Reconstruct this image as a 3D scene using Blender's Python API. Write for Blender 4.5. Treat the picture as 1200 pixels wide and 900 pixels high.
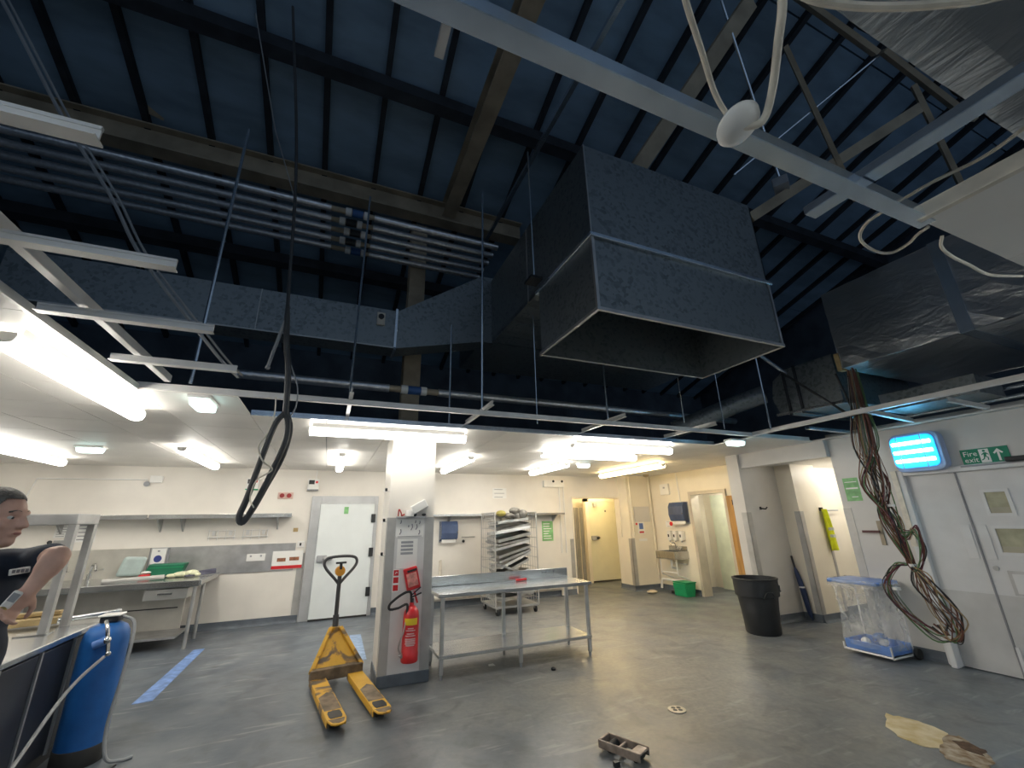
import bpy, bmesh, math, random
from mathutils import Vector, Matrix
random.seed(7)
for o in list(bpy.data.objects): bpy.data.objects.remove(o)
SC = bpy.context.scene
COL = SC.collection
# ------------------------------------------------------------------ camera, world, exposure
cd = bpy.data.cameras.new('camera'); cam = bpy.data.objects.new('camera', cd); COL.objects.link(cam)
cd.sensor_fit = 'HORIZONTAL'; cd.sensor_width = 36.0; cd.lens = 489.4/1200*36
cd.clip_start = 0.02; cd.clip_end = 100
_R = Vector((0.92197474, -0.38672254, -0.02020511)); _U = Vector((-0.10245856, -0.29392024, 0.95032265))
_F = Vector((0.37344988, 0.8741033, 0.31061007))
cam.matrix_world = Matrix(((_R.x, _U.x, -_F.x, 0), (_R.y, _U.y, -_F.y, 0), (_R.z, _U.z, -_F.z, 1.65), (0, 0, 0, 1)))
SC.camera = cam
SC.view_settings.view_transform = 'Standard'; SC.view_settings.look = 'None'
SC.view_settings.gamma = 1.0; SC.view_settings.use_curve_mapping = False
SC.view_settings.exposure = 0.95
w = bpy.data.worlds.new('world'); SC.world = w; w.use_nodes = True
w.node_tree.nodes['Background'].inputs[0].default_value = (0.42, 0.56, 0.75, 1)
w.node_tree.nodes['Background'].inputs[1].default_value = 0.17
TUBE = 13.0          # strength of the fluorescent diffusers
# ------------------------------------------------------------------ helpers
class MB:
    def __init__(s): s.v = []; s.f = []; s.m = []; s.mi = 0
    def add(s, vs, fs):
        b = len(s.v); s.v += [tuple(p) for p in vs]; s.f += [tuple(i+b for i in q) for q in fs]; s.m += [s.mi]*len(fs); return s
    def box(s, x0, x1, y0, y1, z0, z1):
        v = [(x0,y0,z0),(x1,y0,z0),(x1,y1,z0),(x0,y1,z0),(x0,y0,z1),(x1,y0,z1),(x1,y1,z1),(x0,y1,z1)]
        return s.add(v, [(0,3,2,1),(4,5,6,7),(0,1,5,4),(1,2,6,5),(2,3,7,6),(3,0,4,7)])
    def obox(s, c, size, rot=None):
        hx, hy, hz = size[0]/2, size[1]/2, size[2]/2; c = Vector(c)
        R = rot if rot is not None else Matrix.Identity(3)
        v = [c + R @ Vector((a*hx, b*hy, d*hz)) for a, b, d in ((-1,-1,-1),(1,-1,-1),(1,1,-1),(-1,1,-1),(-1,-1,1),(1,-1,1),(1,1,1),(-1,1,1))]
        return s.add(v, [(0,3,2,1),(4,5,6,7),(0,1,5,4),(1,2,6,5),(2,3,7,6),(3,0,4,7)])
    def beam(s, p0, p1, w, h, up=(0,0,1)):
        p0 = Vector(p0); p1 = Vector(p1); d = (p1-p0); L = d.length; d.normalize()
        u = Vector(up); 
        if abs(d.dot(u)) > .98: u = Vector((0,1,0))
        x = d.cross(u).normalized(); z = x.cross(d).normalized()
        R = Matrix((x, d, z)).transposed()
        return s.obox((p0+p1)/2, (w, L, h), R)
    def ring(s, c, x, y, r, n, ry=None):
        ry = r if ry is None else ry
        return [Vector(c) + x*(r*math.cos(2*math.pi*i/n)) + y*(ry*math.sin(2*math.pi*i/n)) for i in range(n)]
    def tube(s, pts, r, n=8, closed=False, caps=True):
        P = [Vector(p) for p in pts]; N = len(P)
        rr = r if isinstance(r, (list, tuple)) else [r]*N
        T = []
        for i in range(N):
            a = P[(i-1) % N] if (closed or i > 0) else P[i]; b = P[(i+1) % N] if (closed or i < N-1) else P[i]
            t = (b-a); t = t.normalized() if t.length > 1e-9 else Vector((0,0,1)); T.append(t)
        u = Vector((0,0,1)) if abs(T[0].z) < .9 else Vector((1,0,0))
        x = T[0].cross(u).normalized(); vs = []
        for i in range(N):
            x = (x - T[i]*x.dot(T[i])); x = x.normalized() if x.length > 1e-6 else T[i].orthogonal().normalized()
            vs += s.ring(P[i], x, T[i].cross(x), rr[i], n)
        fs = []
        for i in range(N if closed else N-1):
            j = (i+1) % N
            for k in range(n): k2 = (k+1) % n; fs.append((i*n+k, i*n+k2, j*n+k2, j*n+k))
        if caps and not closed: fs.append(tuple(range(n-1,-1,-1))); fs.append(tuple(range((N-1)*n, N*n)))
        return s.add(vs, fs)
    def cyl(s, p0, p1, r0, r1=None, n=16):
        return s.tube([p0, p1], [r0, r0 if r1 is None else r1], n)
    def lathe(s, prof, c=(0,0,0), n=24, axis='z'):
        vs = []; N = len(prof)
        for r, h in prof:
            for i in range(n):
                a = 2*math.pi*i/n; p = (r*math.cos(a), r*math.sin(a), h)
                if axis == 'y': p = (p[0], h, p[1])
                if axis == 'x': p = (h, p[0], p[1])
                vs.append((p[0]+c[0], p[1]+c[1], p[2]+c[2]))
        fs = []
        for i in range(N-1):
            for k in range(n): k2 = (k+1) % n; fs.append((i*n+k, i*n+k2, (i+1)*n+k2, (i+1)*n+k))
        fs.append(tuple(range(n-1,-1,-1))); fs.append(tuple(range((N-1)*n, N*n)))
        return s.add(vs, fs)
    def ball(s, c, r, nu=14, nv=9, rot=None):
        if not isinstance(r, (tuple, list)): r = (r, r, r)
        R = rot if rot is not None else Matrix.Identity(3); c = Vector(c); vs = []
        for j in range(1, nv):
            t = math.pi*j/nv
            for i in range(nu):
                a = 2*math.pi*i/nu
                vs.append(c + R @ Vector((r[0]*math.sin(t)*math.cos(a), r[1]*math.sin(t)*math.sin(a), r[2]*math.cos(t))))
        top = len(vs); vs += [c + R @ Vector((0,0,r[2])), c + R @ Vector((0,0,-r[2]))]; fs = []
        for j in range(nv-2):
            for i in range(nu): i2 = (i+1) % nu; fs.append((j*nu+i, (j+1)*nu+i, (j+1)*nu+i2, j*nu+i2))
        for i in range(nu): i2 = (i+1) % nu; fs.append((top, i, i2)); fs.append((top+1, (nv-2)*nu+i2, (nv-2)*nu+i))
        return s.add(vs, fs)
    def prism(s, poly, axis, a0, a1):
        # poly: 2D points in the plane normal to axis; x:(y,z) y:(x,z) z:(x,y)
        def P(p, a): return (a, p[0], p[1]) if axis == 'x' else ((p[0], a, p[1]) if axis == 'y' else (p[0], p[1], a))
        n = len(poly); vs = [P(p, a0) for p in poly] + [P(p, a1) for p in poly]
        fs = [tuple(range(n-1,-1,-1)), tuple(range(n, 2*n))] + [(i, (i+1) % n, n+(i+1) % n, n+i) for i in range(n)]
        return s.add(vs, fs)
    def grid(s, fn, nu, nv):
        vs = [fn(i/nu, j/nv) for j in range(nv+1) for i in range(nu+1)]; fs = []
        for j in range(nv):
            for i in range(nu): a = j*(nu+1)+i; fs.append((a, a+1, a+nu+2, a+nu+1))
        return s.add(vs, fs)
ROOT = {}
def mesh_from(mb, name, off):
    me = bpy.data.meshes.new(name)
    me.from_pydata([(p[0]-off[0], p[1]-off[1], p[2]-off[2]) for p in mb.v], [], mb.f); 
    bm = bmesh.new(); bm.from_mesh(me); bmesh.ops.recalc_face_normals(bm, faces=bm.faces); bm.to_mesh(me); bm.free()
    return me
def finish(o, mb, mat, smooth, bevel, solid=0):
    mats = mat if isinstance(mat, (list, tuple)) else [mat]
    for m in mats: o.data.materials.append(m)
    for p, mi in zip(o.data.polygons, mb.m): p.material_index = mi; p.use_smooth = smooth
    if smooth: 
        try: o.data.set_sharp_from_angle(angle=math.radians(42))
        except Exception: pass
    if solid:
        sm = o.modifiers.new('solid', 'SOLIDIFY'); sm.thickness = solid
    if bevel:
        b = o.modifiers.new('bevel', 'BEVEL'); b.width = bevel; b.segments = 2; b.limit_method = 'ANGLE'; b.angle_limit = math.radians(40)
def props(o, label=None, cat=None, group=None, kind=None):
    if label: o['label'] = label
    if cat: o['category'] = cat
    if group: o['group'] = group
    if kind: o['kind'] = kind
def T(name, label, cat, loc=(0,0,0), rz=0, group=None, kind=None):
    o = bpy.data.objects.new(name, None); COL.objects.link(o); o.empty_display_size = .1
    o.location = loc; o.rotation_euler = (0,0,rz); props(o, label, cat, group, kind)
    ROOT[o] = (Vector((0,0,0)) if rz else Vector(loc)); return o
def part(name, mb, mat, parent, smooth=False, bevel=0, label=None, kind=None, solid=0):
    off = ROOT[parent]
    me = mesh_from(mb, name, off); o = bpy.data.objects.new(name, me); COL.objects.link(o); o.parent = parent
    ROOT[o] = off; finish(o, mb, mat, smooth, bevel, solid); props(o, label, None, None, kind); return o
def one(name, mb, mat, label, cat, group=None, smooth=False, bevel=0, kind=None, solid=0):
    xs = [p[0] for p in mb.v]; ys = [p[1] for p in mb.v]; zs = [p[2] for p in mb.v]
    off = Vector(((min(xs)+max(xs))/2, (min(ys)+max(ys))/2, min(zs)))
    me = mesh_from(mb, name, off); o = bpy.data.objects.new(name, me); COL.objects.link(o); o.location = off
    ROOT[o] = off; finish(o, mb, mat, smooth, bevel, solid); props(o, label, cat, group, kind); return o
def ST(name, mb, mat, smooth=False, bevel=0, label=None):
    return one(name, mb, mat, label, None, None, smooth, bevel, 'structure')
def text_mb(txt, size, org, right, up, depth=.002, mb=None, align='LEFT', font_scale=1.0):
    cu = bpy.data.curves.new('t', 'FONT'); cu.body = txt; cu.size = size; cu.align_x = align; cu.extrude = 0; cu.resolution_u = 2
    ob = bpy.data.objects.new('t', cu); COL.objects.link(ob)
    dg = bpy.context.evaluated_depsgraph_get(); me = bpy.data.meshes.new_from_object(ob.evaluated_get(dg))
    mb = mb or MB(); right = Vector(right); up = Vector(up); org = Vector(org)
    mb.add([org + right*v.co.x*font_scale + up*v.co.y for v in me.vertices], [tuple(p.vertices) for p in me.polygons])
    bpy.data.objects.remove(ob); bpy.data.curves.remove(cu); bpy.data.meshes.remove(me); return mb
def bez(pts, n=8):
    # Catmull-Rom through pts
    P = [Vector(p) for p in pts]; out = []
    for i in range(len(P)-1):
        a = P[i-1] if i else P[i]*2-P[i+1]; b = P[i]; c = P[i+1]; d = P[i+2] if i+2 < len(P) else P[i+1]*2-P[i]
        for k in range(n):
            t = k/n; out.append(.5*((2*b)+(c-a)*t+(2*a-5*b+4*c-d)*t*t+(3*b-a-3*c+d)*t**3))
    return out+[P[-1]]
# ------------------------------------------------------------------ materials
MATS = {}
def PM(name, col, rough=.5, metal=0, var=.08, scale=4, bump=0, bscale=60, emit=0, ecol=None, trans=0, alpha=1, col2=None, lo=.35, hi=.65, stretch=None, spec=None):
    m = bpy.data.materials.new(name); m.use_nodes = True; nt = m.node_tree; b = nt.nodes['Principled BSDF']; L = nt.links.new
    b.inputs['Roughness'].default_value = rough; b.inputs['Metallic'].default_value = metal
    if spec is not None: b.inputs['Specular IOR Level'].default_value = spec
    tc = nt.nodes.new('ShaderNodeTexCoord'); src = tc.outputs['Object']
    if stretch:
        mp = nt.nodes.new('ShaderNodeMapping'); mp.inputs['Scale'].default_value = stretch; L(src, mp.inputs['Vector']); src = mp.outputs[0]
    nz = nt.nodes.new('ShaderNodeTexNoise'); nz.inputs['Scale'].default_value = scale; nz.inputs['Detail'].default_value = 5; L(src, nz.inputs['Vector'])
    rp = nt.nodes.new('ShaderNodeValToRGB'); rp.color_ramp.elements[0].position = lo; rp.color_ramp.elements[1].position = hi
    c2 = col2 or tuple(min(1, c*(1+var)) for c in col); c1 = col if col2 else tuple(c*(1-var) for c in col)
    rp.color_ramp.elements[0].color = (*c1, 1); rp.color_ramp.elements[1].color = (*c2, 1)
    L(nz.outputs['Fac'], rp.inputs['Fac']); L(rp.outputs['Color'], b.inputs['Base Color'])
    if bump:
        n2 = nt.nodes.new('ShaderNodeTexNoise'); n2.inputs['Scale'].default_value = bscale; n2.inputs['Detail'].default_value = 4; L(src, n2.inputs['Vector'])
        bp = nt.nodes.new('ShaderNodeBump'); bp.inputs['Strength'].default_value = bump; bp.inputs['Distance'].default_value = .02
        L(n2.outputs['Fac'], bp.inputs['Height']); L(bp.outputs['Normal'], b.inputs['Normal'])
    if emit: b.inputs['Emission Color'].default_value = (*(ecol or col), 1); b.inputs['Emission Strength'].default_value = emit
    if trans: b.inputs['Transmission Weight'].default_value = trans
    if alpha < 1: b.inputs['Alpha'].default_value = alpha
    MATS[name] = m; return m
cream = PM('cream_cladding', (.80,.76,.695), .38, var=.035, scale=2.2)
warmwall = PM('ivory_cladding', (.80,.74,.62), .4, var=.04, scale=1.7)
greywall = PM('pale_grey_cladding', (.62,.60,.57), .4, var=.05, scale=2)
tilem = PM('ceiling_tile_white', (.83,.805,.76), .45, var=.035, scale=1.5)
tile_edge = tilem
floor_m = None
steel = PM('stainless_steel', (.52,.53,.53), .25, .95, var=.1, scale=3, bump=.03, bscale=30, stretch=(1,8,1))
steel_dull = PM('brushed_steel', (.52,.52,.52), .42, .9, var=.12, scale=5)
guard = PM('grey_corner_guard', (.46,.45,.43), .45, .35, var=.08, scale=6)
galv_rail = PM('galvanised_rail', (.70,.79,.88), .22, .9, var=.08, scale=9)
white_rail = PM('white_painted_rail', (.72,.71,.69), .4, .2, var=.06, scale=6)
white_p = PM('white_plastic', (.82,.81,.78), .4, var=.03)
white_g = PM('white_enamel', (.80,.81,.80), .3, var=.02, scale=2)
paper = PM('paper', (.84,.83,.80), .7, var=.03)
ink = PM('ink_grey', (.25,.25,.27), .7, var=.1)
black_p = PM('black_plastic', (.02,.022,.025), .45, var=.2)
black_rub = PM('black_rubber', (.025,.025,.025), .75, var=.2)
dark_panel = PM('dark_counter_front', (.045,.05,.062), .4, .3, var=.25, scale=3)
grey_p = PM('grey_plastic', (.35,.36,.38), .5)
skirt_m = PM('blue_grey_skirting', (.115,.135,.16), .5, var=.15, scale=5)
brown_steel = PM('primer_brown_steel', (.40,.33,.235), .65, 0, var=.2, scale=3)
roof_m = PM('roof_panel_blue', (.24,.35,.46), .6, 0, var=.2, scale=1.1, stretch=(1,3,1))
roof_dark = PM('roof_rib_dark', (.028,.032,.04), .7, var=.3)
shell_m = PM('void_wall_dark', (.10,.125,.16), .75, var=.3, scale=1.5)
red_p = PM('fire_red', (.62,.025,.03), .32, var=.06)
yellow_lab = PM('yellow_label', (.85,.62,.03), .5)
blue_tank = PM('blue_vessel', (.018,.13,.42), .42, var=.12, scale=5, bump=.05, bscale=80)
blue_tape = PM('blue_tape', (.16,.27,.54), .6, var=.25, scale=11)
blue_band = PM('blue_band', (.03,.10,.28), .5)
foil_pipe = PM('foil_pipe_lagging', (.72,.72,.74), .3, .9, var=.1, scale=20, bump=.25, bscale=25)
wood = PM('honey_wood', (.42,.23,.07), .5, var=.2, scale=3, stretch=(6,6,.6))
board = PM('chipboard', (.47,.34,.16), .65, var=.2, scale=10)
brass = PM('brass', (.5,.36,.14), .35, .9)
green_p = PM('green_plastic', (.01,.30,.12), .4, var=.08)
green_dk = PM('dark_green_plastic', (.012,.15,.08), .45)
green_sign = PM('sign_green', (.005,.22,.12), .5, var=.04)
green_lt = PM('light_green_print', (.22,.50,.20), .5, var=.2, scale=12)
hi_vis = PM('hi_vis_yellow', (.80,.85,.02), .6, var=.12, scale=9, emit=0)
reflect_b = PM('reflective_band', (.6,.62,.58), .4, .2)
navy_umb = PM('navy_cloth', (.02,.04,.11), .7, var=.25)
blue_lid = PM('blue_lid', (.10,.22,.55), .4, var=.1)
disp_blue = PM('smoke_blue_plastic', (.07,.10,.19), .15, var=.15)
cable_wh = PM('white_cable', (.72,.66,.56), .5, var=.1, scale=12)
cable_gr = PM('grey_conduit_cable', (.06,.062,.066), .55, var=.2)
cable_pale = PM('pale_grey_cable', (.34,.35,.36), .55, var=.1)
chrome = PM('chrome', (.7,.7,.7), .15, 1)
amber = PM('amber_knob', (.62,.28,.03), .4)
screed = PM('exposed_screed', (.55,.42,.20), .8, var=.1, scale=7, col2=(.72,.62,.42), bump=.3, bscale=40)
screed_dk = PM('rotten_screed', (.22,.14,.07), .9, var=.1, scale=14, col2=(.50,.42,.32), bump=.5, bscale=40)
skin_m = PM('skin', (.66,.40,.31), .5, var=.10, scale=14)
shirt_m = PM('navy_tshirt', (.022,.03,.05), .85, var=.2, scale=8, bump=.25, bscale=9)
trouser_m = PM('navy_trousers', (.010,.013,.022), .9, var=.25, scale=6, bump=.3, bscale=7)
hair_m = PM('grey_brown_hair', (.12,.11,.10), .7, var=.4, scale=60, bump=.5, bscale=90)
eye_w = PM('eye_white', (.75,.72,.68), .3); eye_d = PM('iris_dark', (.05,.05,.06), .2)
lip_m = PM('lips', (.42,.17,.14), .5)
tube_cool = PM('tube_glow_cool', (1,1,1), .4, emit=TUBE, ecol=(1.0,.955,.87))
tube_dim = PM('tube_glow_dim', (1,1,1), .4, emit=TUBE*.6, ecol=(1.0,.955,.87))  # dimmed so the column top beside it is not overexposed
tube_warm = PM('tube_glow_warm', (1,1,1), .4, emit=TUBE*1.15, ecol=(1.0,.74,.36))
tube_bulb = PM('bulkhead_glow', (.8,1,.97), .4, emit=2.2, ecol=(.72,1,.95))
tube_fill = PM('tube_glow_fill', (1,1,1), .4, emit=TUBE, ecol=(.80,.92,1.0))  # cool tubes of the added battens behind the camera
blue_glow = PM('insect_tube_glow', (.3,.8,1), .4, emit=10, ecol=(.22,.75,1.0))
blue_case = PM('insect_reflector', (.05,.4,.75), .35, emit=.75, ecol=(.0,.34,.85))
case_frame = PM('pale_blue_frame', (.34,.42,.62), .4)
def clear_film():
    m = bpy.data.materials.new('clear_polythene'); m.use_nodes = True; nt = m.node_tree; L = nt.links.new
    b = nt.nodes['Principled BSDF']; b.inputs['Base Color'].default_value = (.85,.86,.85,1); b.inputs['Roughness'].default_value = .25
    tr = nt.nodes.new('ShaderNodeBsdfTransparent'); mx = nt.nodes.new('ShaderNodeMixShader'); nz = nt.nodes.new('ShaderNodeTexNoise')
    nz.inputs['Scale'].default_value = 5; nz.inputs['Detail'].default_value = 3; nz.inputs['Distortion'].default_value = 1.0
    rp = nt.nodes.new('ShaderNodeMapRange'); rp.inputs['From Min'].default_value = .3; rp.inputs['From Max'].default_value = .75; rp.inputs['To Min'].default_value = .06; rp.inputs['To Max'].default_value = .42
    L(nz.outputs['Fac'], rp.inputs['Value']); L(rp.outputs[0], mx.inputs[0]); L(tr.outputs[0], mx.inputs[1]); L(b.outputs[0], mx.inputs[2])
    bp = nt.nodes.new('ShaderNodeBump'); bp.inputs['Strength'].default_value = .6; L(nz.outputs['Fac'], bp.inputs['Height']); L(bp.outputs[0], b.inputs['Normal'])
    L(mx.outputs[0], nt.nodes['Material Output'].inputs[0]); return m
film = clear_film()
def floor_mat():
    m = bpy.data.materials.new('blue_grey_vinyl'); m.use_nodes = True; nt = m.node_tree; L = nt.links.new; b = nt.nodes['Principled BSDF']
    tc = nt.nodes.new('ShaderNodeTexCoord'); O = tc.outputs['Object']
    def noise(sc, det=4, dist=0, vec=None):
        n = nt.nodes.new('ShaderNodeTexNoise'); n.inputs['Scale'].default_value = sc; n.inputs['Detail'].default_value = det; n.inputs['Distortion'].default_value = dist; L(vec or O, n.inputs['Vector']); return n.outputs['Fac']
    def ramp(fac, lo, hi, a, c):
        r = nt.nodes.new('ShaderNodeValToRGB'); r.color_ramp.elements[0].position = lo; r.color_ramp.elements[1].position = hi
        r.color_ramp.elements[0].color = (*a,1); r.color_ramp.elements[1].color = (*c,1); L(fac, r.inputs[0]); return r.outputs[0]
    def mix(f, a, c):
        x = nt.nodes.new('ShaderNodeMix'); x.data_type = 'RGBA'; L(f, x.inputs[0]); L(a, x.inputs[6]); L(c, x.inputs[7]); return x.outputs[2]
    base = ramp(noise(2.1, 8, .3), .35, .65, (.082,.102,.130), (.150,.171,.193))
    worn = ramp(noise(26, 3), .35, .65, (.20,.195,.175), (.27,.255,.22))  # wear tan that also carries the painted warm lamp reflection
    # lamp warmth painted as tan, with some wear (soft area east of the table)
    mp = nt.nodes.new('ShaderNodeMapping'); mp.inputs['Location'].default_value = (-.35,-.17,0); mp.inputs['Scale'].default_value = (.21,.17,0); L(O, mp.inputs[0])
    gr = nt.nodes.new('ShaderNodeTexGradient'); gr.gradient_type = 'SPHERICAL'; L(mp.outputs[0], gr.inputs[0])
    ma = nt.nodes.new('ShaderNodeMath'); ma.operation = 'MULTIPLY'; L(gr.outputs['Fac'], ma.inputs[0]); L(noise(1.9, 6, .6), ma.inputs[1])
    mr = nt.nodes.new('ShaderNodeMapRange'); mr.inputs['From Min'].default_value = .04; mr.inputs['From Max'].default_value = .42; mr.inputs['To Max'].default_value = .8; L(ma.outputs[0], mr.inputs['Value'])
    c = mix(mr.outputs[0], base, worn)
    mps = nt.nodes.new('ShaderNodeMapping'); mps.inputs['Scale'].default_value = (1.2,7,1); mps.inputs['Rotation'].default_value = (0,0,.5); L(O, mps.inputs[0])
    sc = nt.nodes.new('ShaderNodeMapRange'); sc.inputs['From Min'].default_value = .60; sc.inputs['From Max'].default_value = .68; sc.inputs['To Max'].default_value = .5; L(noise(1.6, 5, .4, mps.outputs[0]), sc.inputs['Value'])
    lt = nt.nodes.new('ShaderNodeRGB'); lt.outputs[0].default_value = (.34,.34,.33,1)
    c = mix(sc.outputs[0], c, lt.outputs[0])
    dk = nt.nodes.new('ShaderNodeMapRange'); dk.inputs['From Min'].default_value = .51; dk.inputs['From Max'].default_value = .70; dk.inputs['To Max'].default_value = .55; L(noise(3.1, 7, 1.2), dk.inputs['Value'])
    dr = nt.nodes.new('ShaderNodeRGB'); dr.outputs[0].default_value = (.07,.075,.08,1)
    c = mix(dk.outputs[0], c, dr.outputs[0]); L(c, b.inputs['Base Color'])
    rr = nt.nodes.new('ShaderNodeMapRange'); rr.inputs['To Min'].default_value = .18; rr.inputs['To Max'].default_value = .55; L(noise(2.2, 5), rr.inputs['Value']); L(rr.outputs[0], b.inputs['Roughness'])
    bp = nt.nodes.new('ShaderNodeBump'); bp.inputs['Strength'].default_value = .12; bp.inputs['Distance'].default_value = .02; L(noise(9, 5), bp.inputs['Height']); L(bp.outputs[0], b.inputs['Normal'])
    return m
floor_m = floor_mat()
def galv_mat(name, c1, c2, rough, bump=.05):
    m = bpy.data.materials.new(name); m.use_nodes = True; nt = m.node_tree; L = nt.links.new; b = nt.nodes['Principled BSDF']; b.inputs['Metallic'].default_value = .75; b.inputs['Roughness'].default_value = rough
    tc = nt.nodes.new('ShaderNodeTexCoord'); v = nt.nodes.new('ShaderNodeTexVoronoi'); v.inputs['Scale'].default_value = 32; L(tc.outputs['Object'], v.inputs[0])
    n = nt.nodes.new('ShaderNodeTexNoise'); n.inputs['Scale'].default_value = 1.4; n.inputs['Detail'].default_value = 5; L(tc.outputs['Object'], n.inputs[0])
    sp = nt.nodes.new('ShaderNodeSeparateColor'); L(v.outputs['Color'], sp.inputs[0])
    a = nt.nodes.new('ShaderNodeMath'); a.operation = 'ADD'; L(sp.outputs[0], a.inputs[0]); L(n.outputs['Fac'], a.inputs[1])
    r = nt.nodes.new('ShaderNodeValToRGB'); r.color_ramp.elements[0].position = .3; r.color_ramp.elements[1].position = 1.3/1.4; r.color_ramp.elements[0].color = (*c1,1); r.color_ramp.elements[1].color = (*c2,1)
    L(a.outputs[0], r.inputs[0]); L(r.outputs[0], b.inputs['Base Color']); return m
galv = galv_mat('galvanised_sheet', (.14,.16,.17), (.27,.30,.315), .42)
def foil_mat():
    m = bpy.data.materials.new('foil_faced_insulation'); m.use_nodes = True; nt = m.node_tree; L = nt.links.new; b = nt.nodes['Principled BSDF']
    b.inputs['Metallic'].default_value = .85; b.inputs['Roughness'].default_value = .28; b.inputs['Base Color'].default_value = (.62,.64,.66,1)
    tc = nt.nodes.new('ShaderNodeTexCoord'); mp = nt.nodes.new('ShaderNodeMapping'); mp.inputs['Scale'].default_value = (5,1.4,3); mp.inputs['Rotation'].default_value = (.2,.1,.5); L(tc.outputs['Object'], mp.inputs[0])
    n = nt.nodes.new('ShaderNodeTexNoise'); n.inputs['Scale'].default_value = 3.2; n.inputs['Detail'].default_value = 7; n.inputs['Distortion'].default_value = .8; L(mp.outputs[0], n.inputs[0])
    bp = nt.nodes.new('ShaderNodeBump'); bp.inputs['Strength'].default_value = .4; bp.inputs['Distance'].default_value = .03; L(n.outputs['Fac'], bp.inputs['Height']); L(bp.outputs[0], b.inputs['Normal']); return m
foil = foil_mat()
def worn_yellow():
    m = bpy.data.materials.new('worn_yellow_paint'); m.use_nodes = True; nt = m.node_tree; L = nt.links.new; b = nt.nodes['Principled BSDF']; b.inputs['Roughness'].default_value = .5
    tc = nt.nodes.new('ShaderNodeTexCoord'); n = nt.nodes.new('ShaderNodeTexNoise'); n.inputs['Scale'].default_value = 5; n.inputs['Detail'].default_value = 8; n.inputs['Distortion'].default_value = .7; L(tc.outputs['Object'], n.inputs[0])
    r = nt.nodes.new('ShaderNodeValToRGB'); e = r.color_ramp.elements
    e[0].position = .36; e[0].color = (.12,.09,.06,1); e[1].position = .43; e[1].color = (.30,.17,.05,1)
    x = e.new(.47); x.color = (.66,.36,.03,1); x = e.new(.7); x.color = (.74,.43,.04,1)
    L(n.outputs['Fac'], r.inputs[0]); L(r.outputs[0], b.inputs['Base Color']); return m
yellow = worn_yellow()
blue_tape2 = PM('faded_blue_tape', (.26,.36,.52), .6, var=.2, scale=11)
worn_brown = PM('bare_worn_steel', (.20,.15,.10), .6, .2, var=.4, scale=9)
# ================================================================== STRUCTURE
H = 2.68
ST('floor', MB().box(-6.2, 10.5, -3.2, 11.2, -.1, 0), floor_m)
# --- walls of the kitchen
b = MB(); b.box(-6.2,5.5,9.3,9.45,0,2.76); b.box(5.5,6.92,9.3,9.45,2.16,2.76); wb = ST('wall_back', b, cream)
b = MB(); b.box(6.92,7.75,8.95,9.5,0,2.76); ST('wall_back_right', b, warmwall)
b = MB(); b.box(7.7,7.85,7.63,8.95,0,2.76); b.box(7.7,7.85,6.66,7.63,2.16,2.76); b.box(7.7,7.85,5.55,6.66,0,2.76); ST('wall_right_far', b, warmwall)
ST('wall_niche', MB().box(6.55,7.7,5.3,5.54,0,2.76), greywall)
b = MB(); b.box(7.45,8.1,5.0,5.3,0,2.5); b.box(7.45,7.55,5.3,5.32,0,2.5); ST('wall_niche_pier', b, warmwall)
ST('wall_corridor', MB().box(8.1,10.5,5.22,5.36,0,2.6), warmwall)
b = MB(); b.box(6.68,6.83,3.14,3.85,0,2.76); b.box(6.68,6.83,1.6,3.14,2.12,2.76); b.box(6.68,6.83,-3.2,1.6,0,2.76); ST('wall_right', b, greywall)
ST('trim_1', MB().box(6.60,6.80,3.85,5.3,2.44,2.70), greywall)
ST('wall_corridor_front', MB().box(6.83,10.5,3.72,3.85,0,2.6), cream)
ST('ceiling_corridor', MB().box(6.80,10.5,3.72,5.36,2.5,2.56), tilem)
ST('wall_left', MB().box(-6.35,-6.2,-3.2,9.45,0,2.76), cream)
ST('wall_front', MB().box(-6.35,6.83,-3.35,-3.2,0,2.76), cream)
# cold-store lobby behind the doorway and room behind the side door
b = MB(); b.box(5.35,5.5,9.45,11.1,0,2.5); b.box(8.3,8.45,9.5,11.1,0,2.5); b.box(5.35,8.45,11.05,11.2,0,2.5); b.box(7.75,8.45,9.4,9.5,0,2.5); ST('wall_lobby', b, warmwall)
ST('ceiling_lobby', MB().box(5.35,8.45,9.45,11.2,2.42,2.5), tilem)
b = MB(); b.box(9.0,9.1,5.5,8.6,0,2.5); b.box(7.85,9.1,8.5,8.6,0,2.5); b.box(7.85,9.1,5.44,5.54,0,2.5); ST('wall_side_room', b, warmwall)
ST('ceiling_side_room', MB().box(7.85,9.1,5.44,8.6,2.42,2.5), tilem)
# room behind the double fire doors keeps the daylight out
ST('wall_stair_lobby', MB().box(8.3,8.4,.8,3.72,0,2.6), cream)
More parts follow.
